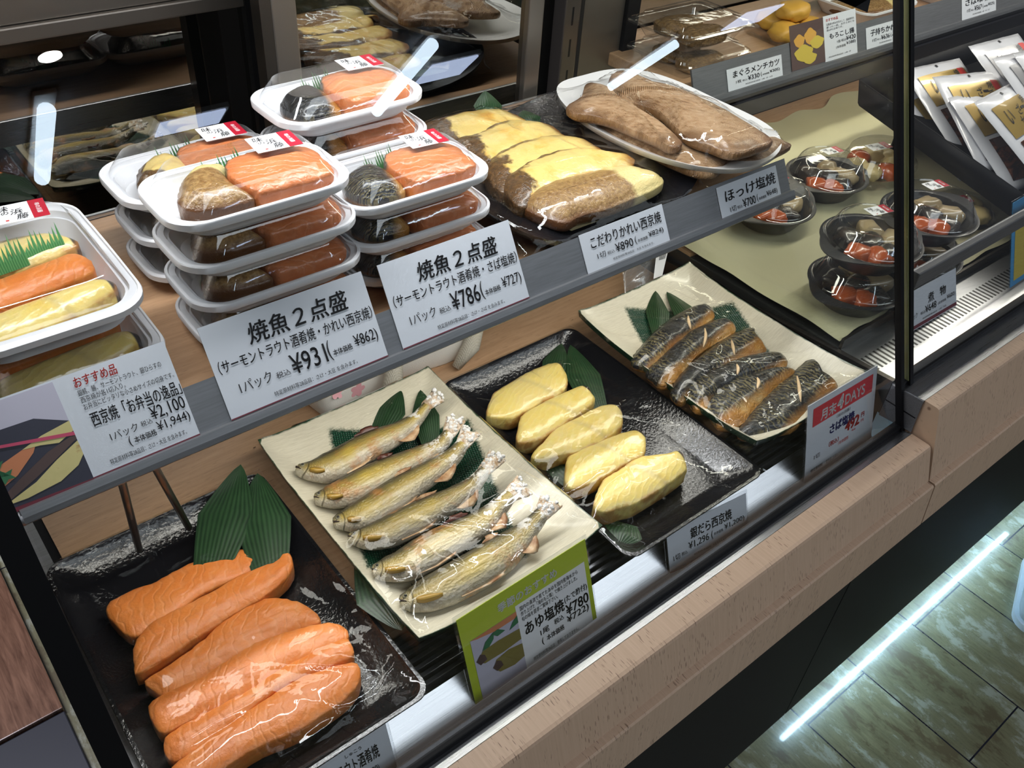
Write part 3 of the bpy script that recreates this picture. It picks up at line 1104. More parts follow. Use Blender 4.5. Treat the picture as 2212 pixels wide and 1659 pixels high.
part('deck_board', box((0.043, 0.44, 0.778), (0.945, 1.036, 0.798)), M['deck'], case, smooth=False)
part('side_strip', box((0.016, 0.43, 0.778), (0.034, 1.036, 0.800)), M['rail'], case, smooth=False)
part('side_groove', box((0.034, 0.43, 0.778), (0.043, 1.036, 0.794)), M['blackplastic'], case, smooth=False)
part('front_glass', quad_sheet([(0.016, gy(0.800), 0.800), (0.950, gy(0.800), 0.800), (0.950, gy(1.45), 1.45), (0.016, gy(1.45), 1.45)]), M['glass'], case, smooth=False)


def lean_strip(x0, x1, z0, z1, d0, d1):
    return prism([(gy(z0) + d0, z0), (gy(z0) + d1, z0), (gy(z1) + d1, z1), (gy(z1) + d0, z1)], x0, x1)


part('left_edge_trim', lean_strip(-0.003, 0.014, 0.79, 1.45, -0.006, 0.02), M['blackplastic'], case, smooth=False)
part('right_edge_trim', lean_strip(0.9495, 0.9565, 0.79, 1.45, -0.005, 0.004), M['blackplastic'], case, smooth=False)
bm = bmesh.new()
f = bm.faces.new([bm.verts.new((0.9585, y, z)) for y, z in ((0.345, 0.845), (1.0, 0.825), (1.0, 1.45), (0.575, 1.45), (gy(0.85) + 0.012, 0.85))])
part('end_glass', bm, M['glassend'], case, smooth=False)
part('end_rail', prism([(0.345, 0.80), (0.345, 0.853), (0.75, 0.823), (1.0, 0.818), (1.0, 0.80)], 0.9545, 0.9625), M['darksteel'], case, smooth=False)
part('top_panel', box((0.0, 0.572, 1.45), (0.95, 1.07, 1.475)), M['bronze'], case, smooth=False)
part('left_wall', prism([(0.335, 0.79), (1.05, 0.79), (1.05, 1.45), (0.575, 1.45)], -0.003, 0.0), M['bronze'], case, smooth=False)
# rear doors of smoked mirror
MY = 1.04
MR = 0.93
d1 = part('rear_door', box((0.0, MY, 0.80), (0.457, MY + 0.008, 1.1915)), M['mirror'], case, smooth=False)
d2 = part('rear_door', box((0.465, MR, 0.80), (0.802, MR + 0.008, 1.230)), M['mirror'], case, smooth=False)


def sub(name, bm, m, parent_part, **k):
    o = link(name, bm, m, parent_part, **k)
    return o


sub('door_rail', box((0.0, MY - 0.008, 1.191), (0.457, MY + 0.012, 1.2075), 0.002), M['bronze'], d1, smooth=False)
sub('door_stile', prism([(MY - 0.012, 0.80), (MY - 0.012, 1.22), (MY + 0.012, 1.22), (MY + 0.012, 0.80)], 0.4535, 0.4900), M['blackplastic'], d1, smooth=False)
sub('door_stile', prism([(MR - 0.010, 0.80), (MR - 0.010, 1.25), (MR + 0.012, 1.25), (MR + 0.012, 0.80)], 0.4215, 0.4345), M['darksteel'], d2, smooth=False)
sub('door_stile', box((0.4350, MR - 0.009, 0.80), (0.465, MR + 0.012, 1.25), 0.002), M['bronze'], d2, smooth=False)
sub('door_stile', box((0.8010, MR - 0.009, 0.80), (0.8275, MR + 0.012, 1.25), 0.002), M['bronze'], d2, smooth=False)
sub('door_rail', box((0.465, MR - 0.008, 1.229), (0.802, MR + 0.012, 1.244), 0.002), M['bronze'], d2, smooth=False)
part('rear_header', box((0.4215, MR - 0.004, 1.251), (0.95, MR + 0.02, 1.45)), M['bronze'], case, smooth=False)
part('rear_header', box((0.0, MY - 0.002, 1.2085), (0.50, MY + 0.02, 1.45)), M['bronze'], case, smooth=False)
# slotted upright in the rear corner
bm = bmesh.new()
bm_box(bm, (0.925, 0.980, 1.125), (0.030, 0.026, 0.65), 0.002)
part('slotted_upright', bm, M['slotpost'], case, smooth=False)
part('corner_panel', box((0.828, MY - 0.004, 0.80), (0.9515, MY + 0.012, 1.45)), M['blackplastic'], case, smooth=False)
# lamps inside
for nm, c, ln, r in (('case_lamp', (0.47, 0.66, 1.438), 0.88, 12), ('shelf_lamp', (0.475, 0.578, 1.0222), 0.86, -8)):
    bm = bmesh.new()
    bm_box(bm, c, (ln + 0.03, 0.034, 0.009), 0.002)
    part(nm, bm, M['whitetray'], case, smooth=False)

# ------------------------------------------------------------------ shelf of the left case (fixed to it)
SHZ = 1.05
part('shelf_board', box((0.022, 0.572, 1.026), (0.928, 0.90, SHZ), 0.002), M['deck'], case, smooth=False)
part('shelf_underside', box((0.021, 0.5715, 1.0235), (0.929, 0.9005, 1.026)), M['darksteel'], case, smooth=False)
part('shelf_back_edge', box((0.020, 0.9005, 1.022), (0.930, 0.906, 1.054), 0.001), M['steel'], case, smooth=False)
LX0, LX1 = 0.019, 0.930
LU = Vector((0, 0.515, 0.857)).normalized()
LN = Vector((0, -0.857, 0.515)).normalized()
L0 = Vector((0, 0.545, 1.031))
bm = bmesh.new()
pr = []
for s, d in ((0.0, 0.0065), (-0.0045, 0.006), (-0.006, 0.002), (-0.005, -0.003), (0.046, -0.003), (0.0465, 0.0), (0.0065, 0.0), (0.006, 0.0062)):
    p = L0 + LU * s + LN * d
    pr.append((p.y, p.z))
part('price_rail', prism(pr, LX0, LX1), M['rail'], case, smooth=False)
bm = tube([(LX0, *((L0 + LU * -0.0005 + LN * 0.001)[1:])), (LX0 - 0.0045, *((L0 + LU * -0.0005 + LN * 0.001)[1:]))], [0.0062, 0.0045], n=14)
part('rail_end_cap', bm, M['rail'], case)
for a, b in (((264, 1030), (301, 1188)), ((318, 1012), (408, 1140))):
    A, B = at_y(a[0], a[1], 0.585), at(b[0], b[1], 0.836)
    A.z = 1.026
    part('shelf_prop', tube([A, A.lerp(B, 0.5), B], 0.0036, n=8), M['darksteel'], case)

# ------------------------------------------------------------------ second display case, one step higher
XR = 2.7
case2 = thing('display_case', 'second display case with a raised deck of simmered dishes, farther along the aisle', 'display case', (1.8, 0.62, 0.0))
part('counter_ledge', prism([(0.300, 0.852), (0.2835, 0.852), (0.2805, 0.8508), (0.2788, 0.8478), (0.252, 0.7505), (0.253, 0.749), (0.31, 0.749), (0.31, 0.845), (0.300, 0.847)], XE + 0.003, XR),
     M['counter'], case2, smooth=False)
part('lower_board', prism([(0.30, 0.747), (0.2455, 0.747), (0.2435, 0.745), (0.2365, 0.680), (0.239, 0.678), (0.30, 0.678)], XE + 0.006, XR), M['counter'], case2, smooth=False)
part('kick_panel', box((XE + 0.006, 0.284, 0.13), (XR, 0.30, 0.678)), M['kick'], case2, smooth=False)
part('steel_sill', prism([(0.3002, 0.8525), (0.333, 0.8495), (0.345, 0.8495), (0.345, 0.80), (0.3105, 0.80), (0.3002, 0.8471)], XE + 0.002, XR), M['steel'], case2, smooth=False)
part('side_cheek', prism([(0.3005, 0.8515), (0.333, 0.8488), (0.344, 0.848), (0.344, 0.797), (0.298, 0.801)], XE + 0.0004, XE + 0.0019), M['rail'], case2, smooth=False)
part('cheek_gap', box((XE + 0.0001, 0.3005, 0.8225), (XE + 0.0005, 0.344, 0.8242)), M['blackplastic'], case2, smooth=False)
part('glass_seal', box((0.962, 0.3335, 0.8502), (XR, 0.3465, 0.8565)), M['blackplastic'], case2, smooth=False)
part('body', box((0.962, 0.35, 0.13), (XR, 1.07, 0.80)), M['darksteel'], case2, smooth=False)
part('slotted_plate', box((0.9645, 0.347, 0.838), (XR, 0.428, 0.8462)), M['slotplate'], case2, smooth=False)
part('deck_tray', box((0.9645, 0.43, 0.805), (XR, 1.045, 0.846), 0.002), M['bowlblack'], case2, smooth=False)
part('tray_lip', box((0.9645, 0.428, 0.846), (XR, 0.4325, 0.862), 0.0005), M['darksteel'], case2, smooth=False)
part('front_glass', quad_sheet([(0.976, gy(0.853), 0.853), (XR, gy(0.853), 0.853), (XR, gy(1.45), 1.45), (0.976, gy(1.45), 1.45)]), M['glass'], case2, smooth=False)
part('left_edge_trim', lean_strip(0.9700, 0.9775, 0.851, 1.45, -0.005, 0.004), M['blackplastic'], case2, smooth=False)
part('glass_edge', lean_strip(0.9678, 0.9698, 0.856, 1.45, -0.003, 0.003), M['glassedge'], case2, smooth=False)
part('rear_panel', box((0.9645, 0.985, 0.846), (1.050, 1.0, 1.45)), M['bronze'], case2, smooth=False)
part('rear_stile', box((1.051, 0.978, 0.846), (1.078, 1.0, 1.45)), M['blackplastic'], case2, smooth=False)
part('rear_mirror', box((1.079, 1.05, 0.846), (XR, 1.056, 1.45)), M['mirror'], case2, smooth=False)
part('top_panel', box((0.958, 0.572, 1.45), (XR, 1.07, 1.475)), M['bronze'], case2, smooth=False)
# shelf of the second case
R2Y, R2Z = 0.797, 1.031
part('shelf_board', box((1.03, 0.818, 1.03), (XR, 1.045, 1.05), 0.002), M['deck'], case2, smooth=False)
R2U = Vector((0, 0.40, 0.917)).normalized()
R2N = Vector((0, -0.917, 0.40)).normalized()
R20 = Vector((0, R2Y, R2Z))
pr = []
for s, d in ((0.0, 0.006), (-0.005, 0.005), (-0.006, -0.003), (0.052, -0.003), (0.052, 0.0), (0.006, 0.0), (0.006, 0.006)):
    p = R20 + R2U * s + R2N * d
    pr.append((p.y, p.z))
part('price_rail', prism(pr, 1.03, XR), M['rail'], case2, smooth=False)
part('deck_board', box((0.9645, 0.70, 0.8462), (XR, 0.984, 0.852)), M['deck'], case2, smooth=False)
part('deck_groove', box((0.9645, 0.9845, 0.8462), (XR, 0.989, 0.8505)), M['blackplastic'], case2, smooth=False)
# card bar across the front of the second case
A = at_y(1938, 622, 0.383)
part('card_bar', box((max(A.x, 0.985), 0.3775, A.z - 0.013), (1.75, 0.390, A.z + 0.009), 0.002), M['rail'], case2, smooth=False)
CBAR = A.copy()
# strip lamp below the kick panels
for x0, x1 in ((1.09, 2.01), (2.12, 2.7)):
    bm = box((x0, 0.3005, 0.132), (x1, 0.312, 0.142))
    part('kick_lamp', bm, M['stripglow'], case2, smooth=False)

# low bench at the left end of the case
bench = thing('wooden_bench', 'low brown wooden bench top with dark front at the left end of the case', 'bench', (-0.5, 1.4, 0.0))
part('bench_top', box((-1.2, 1.11, 0.0), (-0.022, 2.1, 0.02), 0.002), M['brownplank'], bench, smooth=False)
part('bench_front', box((-1.2, 0.4, 0.0), (-0.022, 1.108, 0.012), 0.002), M['plinthdark'], bench, smooth=False)


# ------------------------------------------------------------------ dishes of the lower deck
def rect_tray(name, label, cat, x0, x1, y0, y1, zb, zr, mat, lip=0.012, rad=0.016):
    cx, cy, w, d = (x0 + x1) / 2, (y0 + y1) / 2, x1 - x0, y1 - y0
    h = zr - zb
    bm = bmesh.new()
    rs = [rrect(w - 0.052, d - 0.052, rad, 0.0), rrect(w - 0.046, d - 0.046, rad, 0.001), rrect(w - 0.006, d - 0.006, rad, h - 0.004), rrect(w, d, rad, h - 0.001),
          rrect(w - 0.001, d - 0.001, rad, h), rrect(w - 0.008, d - 0.008, rad, h), rrect(w - 0.014, d - 0.014, rad, h - 0.004),
          rrect(w - 0.056, d - 0.056, rad, 0.005), rrect(w - 0.066, d - 0.066, rad, 0.0038)]
    rings(bm, rs)
    o = link(name, bm, mat, auto=35)
    o.location = (cx, cy, zb)
    return tag(o, label, cat)


TRAY_S = rect_tray('lacquer_tray', 'glossy black rectangular tray under the orange salmon fillets', 'tray', 0.022, 0.252, 0.352, 0.688, 0.799, 0.822, M['lacquer'])
TRAY_G = rect_tray('lacquer_tray', 'glossy black rectangular tray under the pale yellow sablefish pieces', 'tray', 0.500, 0.722, 0.352, 0.694, 0.799, 0.822, M['lacquer'])


def oribe(name, label, x0, x1, y0, y1, zb, rise, corner):
    cx, cy, w, d = (x0 + x1) / 2, (y0 + y1) / 2, x1 - x0, y1 - y0
    n = 44
    bm = bmesh.new()

    def pos(u, v, off):
        # rounded corners: squeeze the square grid a little at its corners
        k = 1 - 0.045 * (u * u * v * v) ** 1.2
        bow = 1 - 0.035 * (1 - v * v) * abs(u) ** 3
        bow2 = 1 - 0.02 * (1 - u * u) * abs(v) ** 3
        r = max(abs(u), abs(v))
        z = rise * r ** 2.4 + corner * (u * u * v * v) ** 1.5
        if r > 0.46:
            z += 0.0015
        return (u * k * bow * w / 2, v * k * bow2 * d / 2, z - off)
    T, B, fa = [], [], []
    for side, off in ((T, 0.0), (B, 0.008)):
        for j in range(n + 1):
            row = []
            for i in range(n + 1):
                u, v = 2 * i / n - 1, 2 * j / n - 1
                s = 1.0 if off == 0 else 0.985
                row.append(bm.verts.new(pos(u * s, v * s, off)))
                e = max(abs(u), abs(v))
                fa.append(((u + 1) / 2, (v + 1) / 2, e if off == 0 else 1.0, 1.0))
            side.append(row)
    for j in range(n):
        for i in range(n):
            bm.faces.new((T[j][i], T[j][i + 1], T[j + 1][i + 1], T[j + 1][i]))
            bm.faces.new((B[j][i], B[j + 1][i], B[j + 1][i + 1], B[j][i + 1]))
    for i in range(n):
        bm.faces.new((T[0][i], B[0][i], B[0][i + 1], T[0][i + 1]))
        bm.faces.new((T[n][i], T[n][i + 1], B[n][i + 1], B[n][i]))
        bm.faces.new((T[i][0], T[i + 1][0], B[i + 1][0], B[i][0]))
        bm.faces.new((T[i][n], B[i][n], B[i + 1][n], T[i + 1][n]))
    me = bpy.data.meshes.new(name)
    bmesh.ops.recalc_face_normals(bm, faces=bm.faces[:])
    bm.to_mesh(me)
    bm.free()
    set_attr(me, fa)
    o = link(name, me, M['oribe'], auto=60)
    o.location = (cx, cy, zb + 0.008)
    return tag(o, label, 'plate')


PLATE_A = oribe('oribe_plate', 'cream square edged plate with green gridded centre under the six whole sweetfish', 0.2555, 0.493, 0.380, 0.708, 0.810, 0.026, 0.008)
PLATE_B = oribe('oribe_plate', 'cream square edged plate with green gridded centre under the dark mackerel fillets', 0.7125, 0.9445, 0.366, 0.688, 0.812, 0.026, 0.010)


def leaf(label, base, tip, width, z0, z1, group=None, droop=0.0, side=0.0):
    """a pointed blade from base pixel to tip pixel"""
    A, B = at(base[0], base[1], z0), at(tip[0], tip[1], z1)
    n, m = 18, 6
    d = (B - A)
    s = Vector((-d.y, d.x, 0)).normalized()
    bm = bmesh.new()
    fa = []
    rows = []
    for j in range(n + 1):
        t = j / n
        wd = width * (0.55 + 0.45 * math.sin(math.pi * min(t * 1.25, 1) * 0.5)) if t < 0.45 else width * max(0.0, (1 - (t - 0.45) / 0.55)) ** 0.75
        c = A + d * t + s * side * math.sin(math.pi * t)
        row = []
        for i in range(m + 1):
            q = 2 * i / m - 1
            p = c + s * q * wd / 2
            p = Vector((p.x, p.y, p.z + 0.004 * (1 - abs(q)) * math.sin(math.pi * t) + droop * math.sin(math.pi * t)))
            row.append(bm.verts.new(p - A))
            fa.append((t, i / m, 0, 1))
        rows.append(row)
    for j in range(n):
        for i in range(m):
            bm.faces.new((rows[j][i], rows[j][i + 1], rows[j + 1][i + 1], rows[j + 1][i]))
    me = bpy.data.meshes.new('bamboo_leaf')
    bmesh.ops.recalc_face_normals(bm, faces=bm.faces[:])
    bm.to_mesh(me)
    bm.free()
    set_attr(me, fa)
    o = link('bamboo_leaf', me, M['leaf'])
    o.location = A
    return tag(o, label, 'leaf', group)


leaf('long dark green leaf at the back of the salmon tray, left blade of the pair', (455, 1235), (520, 1003), 0.062, 0.826, 0.838)
leaf('long dark green leaf at the back of the salmon tray, right blade of the pair', (585, 1240), (556, 1022), 0.060, 0.826, 0.834)
leaf('dark green leaf tip behind the rearmost sweetfish, left blade', (820, 935), (866, 842), 0.040, 0.832, 0.842)
leaf('dark green leaf tip behind the rearmost sweetfish, right blade', (930, 960), (908, 842), 0.036, 0.832, 0.842)
leaf('dark green leaf lying under the front sweetfish at the left of the plate', (800, 1215), (868, 1362), 0.062, 0.826, 0.832)
leaf('dark green leaf behind the rearmost sablefish piece, left blade', (1190, 830), (1213, 742), 0.040, 0.812, 0.820)
leaf('dark green leaf behind the rearmost sablefish piece, right blade', (1290, 885), (1232, 745), 0.050, 0.812, 0.820)
leaf('dark green leaf showing between the lower sablefish pieces', (1265, 1060), (1175, 975), 0.055, 0.806, 0.808)
leaf('dark green leaf at the front corner of the sablefish tray', (1350, 1130), (1335, 1180), 0.050, 0.808, 0.810)
leaf('dark green leaf behind the rearmost mackerel fillet, left blade', (1425, 725), (1416, 628), 0.036, 0.832, 0.842)
leaf('dark green leaf behind the rearmost mackerel fillet, right blade', (1520, 720), (1440, 630), 0.040, 0.832, 0.842)
leaf('green leaf tip poking out at the front of the mackerel plate', (1640, 905), (1672, 950), 0.036, 0.836, 0.834)

# ---- salmon fillets
s_ = dict(sx=0.4577, ox=0, oy=900, rough=0.0012, edge=0.84)
SALMON = [
    ([(505, 908), (640, 830), (730, 800), (840, 740), (1000, 670), (1180, 640), (1310, 625), (1340, 650), (1310, 705), (1100, 790), (940, 865), (800, 980), (640, 1055), (545, 995)],
     'orange salmon fillet farthest back on its black tray', 0.806, 0.022, 11),
    ([(635, 1120), (665, 1050), (760, 965), (960, 870), (1150, 760), (1300, 700), (1350, 658), (1385, 690), (1365, 770), (1250, 870), (1120, 945), (900, 1085), (662, 1235), (638, 1185)],
     'orange salmon fillet second from the back, with a pointed front end', 0.806, 0.024, 23),
    ([(685, 1265), (800, 1190), (960, 1070), (1090, 950), (1240, 875), (1400, 885), (1500, 945), (1512, 990), (1420, 1020), (1250, 1110), (1050, 1220), (880, 1300), (775, 1338), (715, 1300)],
     'broad pale orange salmon fillet third from the back', 0.806, 0.021, 31),
    ([(705, 1385), (770, 1330), (960, 1240), (1160, 1110), (1300, 1050), (1480, 1000), (1595, 992), (1645, 1035), (1630, 1090), (1490, 1150), (1320, 1220), (1150, 1335), (960, 1425), (780, 1512), (725, 1460)],
     'orange salmon fillet third from the front of its tray', 0.806, 0.023, 47),
    ([(775, 1560), (800, 1515), (960, 1420), (1150, 1325), (1300, 1225), (1500, 1115), (1630, 1062), (1668, 1110), (1655, 1160), (1500, 1225), (1320, 1310), (1180, 1420), (1020, 1560), (850, 1645), (790, 1620)],
     'streaky orange salmon fillet second from the front of its tray', 0.806, 0.024, 53),
    ([(800, 1690), (905, 1600), (1050, 1495), (1280, 1335), (1450, 1240), (1600, 1190), (1690, 1185), (1700, 1260), (1640, 1350), (1530, 1430), (1400, 1510), (1220, 1585), (1040, 1700), (900, 1780), (810, 1760)],
     'orange salmon fillet at the front of its tray, with ring shaped pale streaks', 0.806, 0.027, 67),
]
FISH_S = []
for px, lab, z, T, sd in SALMON:
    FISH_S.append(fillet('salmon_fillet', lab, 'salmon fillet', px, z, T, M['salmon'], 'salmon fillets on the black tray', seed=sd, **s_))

# ---- sablefish pieces
g_ = dict(sx=0.3014, ox=950, oy=680, rough=0.0009, edge=0.80)
GIN = [
    ([(330, 715), (365, 625), (390, 580), (500, 510), (640, 430), (780, 375), (860, 365), (880, 400), (915, 510), (860, 590), (700, 665), (540, 760), (440, 768), (345, 755)], 'yellow sablefish piece farthest back on its black tray'),
    ([(545, 920), (560, 820), (590, 740), (720, 660), (870, 590), (1030, 530), (1090, 590), (1110, 640), (1040, 705), (900, 800), (760, 895), (700, 925), (590, 948)], 'yellow sablefish piece second from the back, with a frayed dark skin edge'),
    ([(650, 1042), (740, 935), (830, 840), (1000, 750), (1140, 680), (1270, 670), (1300, 720), (1300, 830), (1150, 935), (1000, 1005), (860, 1035), (730, 1068)], 'yellow sablefish piece in the middle of the five, with a pointed left end'),
    ([(893, 1220), (905, 1060), (950, 1020), (1100, 950), (1250, 890), (1410, 850), (1465, 890), (1465, 1020), (1370, 1075), (1200, 1175), (1060, 1245), (950, 1277)], 'yellow sablefish piece second from the front, crossed by a grey band'),
    ([(1095, 1400), (1160, 1220), (1260, 1150), (1420, 1050), (1600, 1030), (1720, 1005), (1760, 1110), (1750, 1155), (1600, 1265), (1400, 1385), (1310, 1410), (1190, 1447)], 'thick yellow sablefish piece nearest the front of its tray'),
]
FISH_G = []
for k, (px, lab) in enumerate(GIN):
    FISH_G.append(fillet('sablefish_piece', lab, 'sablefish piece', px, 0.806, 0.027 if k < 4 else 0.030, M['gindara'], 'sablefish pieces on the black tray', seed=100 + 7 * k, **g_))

# ---- mackerel fillets
b_ = dict(sx=0.3376, ox=1180, oy=500, rough=0.0015, edge=0.55)
SABA = [
    ([(545, 820), (620, 710), (720, 610), (830, 530), (930, 485), (1030, 470), (1078, 520), (1060, 565), (920, 650), (800, 760), (690, 860), (600, 862)], 'mackerel fillet farthest back, dark striped skin and golden belly', 0.835),
    ([(640, 885), (730, 790), (850, 690), (960, 610), (1130, 560), (1205, 590), (1205, 645), (1090, 710), (970, 790), (890, 880), (825, 965), (740, 982), (680, 935)], 'mackerel fillet second from the back, with a gaping pale cut', 0.834),
    ([(798, 1000), (870, 890), (1000, 780), (1150, 670), (1310, 610), (1345, 660), (1412, 760), (1320, 800), (1200, 850), (1060, 920), (950, 1010), (880, 1090), (822, 1062)], 'mackerel fillet third from the back, the blackest one', 0.833),
    ([(880, 1005), (990, 920), (1150, 840), (1300, 790), (1480, 775), (1548, 820), (1530, 862), (1400, 890), (1260, 940), (1130, 1010), (1050, 1090), (1020, 1140), (960, 1135), (910, 1065)], 'mackerel fillet third from the front, with a tapering right end', 0.833),
    ([(1030, 1090), (1080, 1020), (1200, 940), (1400, 890), (1560, 880), (1605, 905), (1500, 980), (1420, 1050), (1340, 1140), (1280, 1215), (1200, 1252), (1110, 1242), (1050, 1165)], 'mackerel fillet second from the front, golden at its lower left', 0.832),
    ([(1230, 1272), (1300, 1170), (1400, 1060), (1550, 920), (1690, 810), (1740, 870), (1790, 950), (1872, 992), (1800, 1065), (1690, 1135), (1600, 1250), (1450, 1285), (1300, 1312), (1250, 1302)], 'broad mackerel fillet nearest the price card with the red band', 0.833),
]
FISH_B = []
CUTS = [[(908, 540), (912, 580), (925, 625)], [(1015, 620), (1020, 670), (1005, 740)], [(1185, 695), (1195, 735), (1205, 790)], [(1220, 850), (1228, 880), (1222, 915)], [(1350, 935), (1360, 965), (1350, 1005)], [(1605, 925), (1618, 990), (1628, 1090)]]
for k, (px, lab, z) in enumerate(SABA):
    o = fillet('mackerel_fillet', lab, 'mackerel fillet', px, z, 0.019, M['saba'], 'mackerel fillets on the plate', seed=200 + 9 * k, **b_)
    FISH_B.append(o)
    # the slit across the skin, laid on the fillet's own surface
    bv = BVHTree.FromPolygons([v.co + o.location for v in o.data.vertices], [tuple(p.vertices) for p in o.data.polygons])
    pts = []
    for cx_, cy_ in catmull(CUTS[k], 9, closed=False):
        org = Vector((0, 0, CAMZ))
        d = Vector(ray(1180 + cx_ * 0.3376, 500 + cy_ * 0.3376)).normalized()
        h = bv.ray_cast(org, d)
        if h[0]:
            pts.append(h[0] - o.location - Vector((0, 0, 0.0002)))
    if len(pts) > 3:
        n_ = len(pts)
        bm = tube(pts, [0.0006 + 0.0019 * math.sin(math.pi * (i + 0.5) / n_) for i in range(n_)], n=6)
        c_ = link('score_cut', bm, M['cut'], o)

# ---- whole sweetfish
q_ = lambda x, y: (500 + x * 0.3978, 760 + y * 0.3978)
AYU = [
    ([(352, 635), (440, 645), (560, 622), (700, 540), (830, 475), (930, 425), (1010, 360), (1065, 290)], [26, 58, 84, 78, 66, 52, 34, 24], (1135, 232), 60, 'whole grilled sweetfish farthest back on its plate', 1),
    ([(448, 800), (530, 790), (640, 760), (780, 690), (920, 620), (1040, 560), (1130, 510), (1185, 440)], [28, 60, 80, 84, 66, 52, 40, 28], (1225, 355), 62, 'whole grilled sweetfish second from the back', 2),
    ([(553, 935), (640, 912), (740, 880), (880, 790), (1000, 710), (1120, 630), (1205, 565), (1262, 495)], [30, 64, 84, 86, 72, 56, 42, 30], (1310, 415), 66, 'yellowish whole grilled sweetfish third from the back', 3),
    ([(633, 1010), (720, 1012), (830, 990), (960, 930), (1090, 860), (1220, 790), (1312, 722), (1380, 640)], [26, 56, 78, 84, 74, 58, 42, 28], (1455, 555), 64, 'pale whole grilled sweetfish third from the front', 4),
    ([(762, 1190), (850, 1182), (970, 1150), (1100, 1070), (1230, 1000), (1360, 930), (1440, 855), (1520, 775)], [30, 64, 86, 86, 80, 66, 48, 32], (1600, 720), 84, 'whole grilled sweetfish second from the front, with a charred back fin', 5),
    ([(913, 1362), (1010, 1342), (1140, 1290), (1290, 1210), (1430, 1120), (1545, 1030), (1625, 950), (1690, 875)], [32, 70, 94, 100, 92, 68, 46, 34], (1745, 800), 76, 'largest whole grilled sweetfish at the front of its plate', 6),
]
FISH_A = []
for pts, hw, tail, tw, lab, sd in AYU:
    rnd = random.Random(sd)
    zc = [0.846, 0.846, 0.845, 0.845, 0.845, 0.846, 0.851, 0.860]
    C3 = [at(*q_(*p), z) for p, z in zip(pts, zc)]
    t = thing('grilled_sweetfish', lab, 'fish', (C3[3].x, C3[3].y, 0.828), group='whole sweetfish on the plate')
    o0 = t.location
    n = 46
    sp = catmull([(c.x, c.y, c.z, w) for c, w in zip(C3, hw)], n, closed=False)
    # pixel half widths to metres: depth along the view times the zoom of the tracing
    def m_per_px(p):
        return (CM[2] @ np.array([p[0], p[1], p[2] - CAMZ])) / FPX * 0.3978
    rs, fa = [], []
    K = 26
    for i in range(n):
        p = Vector(sp[i, :3])
        a = Vector(sp[max(i - 1, 0), :3])
        b = Vector(sp[min(i + 1, n - 1), :3])
        d = (b - a).normalized()
        s = Vector((-d.y, d.x, 0)).normalized()
        upv = d.cross(s).normalized()
        if upv.z < 0:
            upv = -upv
        wd = sp[i, 3] * m_per_px(p) * 1.24
        u = i / (n - 1)
        th = wd * (0.60 + 0.14 * u)
        if i == 0:
            wd *= 0.55
            th *= 0.5
        row = []
        for k in range(K):
            an = 2 * math.pi * k / K
            ca, sa = math.cos(an), math.sin(an)
            ca_ = math.copysign(abs(ca) ** 0.9, ca)
            nz = noise.noise(Vector((u * 9 + sd * 5, ca * 1.3, sa * 1.3))) * 0.07 + noise.noise(Vector((u * 30 + sd, ca * 3, sa * 3))) * 0.035
            q = p + s * (wd * ca_ * (1 + nz)) + upv * (th * sa * (1 + nz) * (1.0 if sa > 0 else 0.86))
            row.append(q - o0)
            fa.append((u, (ca + 1) / 2, 0.5, (sa + 1) / 2))
        rs.append(row)
    bm = bmesh.new()
    rings(bm, rs)
    me = bpy.data.meshes.new('body')
    bmesh.ops.recalc_face_normals(bm, faces=bm.faces[:])
    bm.to_mesh(me)
    bm.free()
    set_attr(me, fa)
    link('body', me, M['ayu'], t)

    def frame(i):
        p = Vector(sp[i, :3])
        d = (Vector(sp[min(i + 1, n - 1), :3]) - Vector(sp[max(i - 1, 0), :3])).normalized()
        s = Vector((-d.y, d.x, 0)).normalized()
        upv = d.cross(s).normalized()
        if upv.z < 0:
            upv = -upv
        return p, d, s, upv, sp[i, 3] * m_per_px(p) * 1.24

    def skin(i, c, lift=0.0008):
        """point on the upper skin at station i, c = -1 belly .. 1 back"""
        p, d, s, upv, wd = frame(i)
        th = wd * (0.60 + 0.14 * i / (n - 1))
        return p + s * wd * c + upv * (th * math.sqrt(max(0.0, 1 - abs(c) ** 2.2)) + lift)

    # tail fin: thick salted fan
    p, d, s, upv, wd = frame(n - 1)
    E = at(*q_(*tail), 0.866)
    td = (E - p)
    L = td.length
    td.normalize()
    ts = Vector((-td.y, td.x, 0)).normalized()
    W2 = tw * m_per_px(p) * 0.92
    bm = bmesh.new()
    rr = []
    for j in range(9):
        v = j / 8
        half = wd * 1.05 * (1 - v) + W2 * v
        row = []
        m = 14
        for k in range(m):
            q = 2 * k / (m - 1) - 1
            fork = 0.26 * L * v * (1 - abs(q)) ** 1.3
            base = p - td * 0.004 + td * (L * 1.06 * v - fork) + ts * (half * q)
            jag = rnd.uniform(-1, 1) * 0.0016 * v
            row.append((base + td * jag, v, q))
        rr.append(row)
    topv, botv = [], []
    for row in rr:
        topv.append([bm.verts.new(b + Vector((0, 0, 0.0032 * (1.15 - abs(q)) + 0.0022 * rnd.random())) - o0) for b, v, q in row])
        botv.append([bm.verts.new(b - Vector((0, 0, 0.0022 * (1.15 - abs(q)))) - o0) for b, v, q in row])
    m = 14
    for j in range(8):
        for k in range(m - 1):
            bm.faces.new((topv[j][k], topv[j][k + 1], topv[j + 1][k + 1], topv[j + 1][k]))
            bm.faces.new((botv[j][k], botv[j + 1][k], botv[j + 1][k + 1], botv[j][k + 1]))
        bm.faces.new((topv[j][0], topv[j + 1][0], botv[j + 1][0], botv[j][0]))
        bm.faces.new((topv[j][m - 1], botv[j][m - 1], botv[j + 1][m - 1], topv[j + 1][m - 1]))
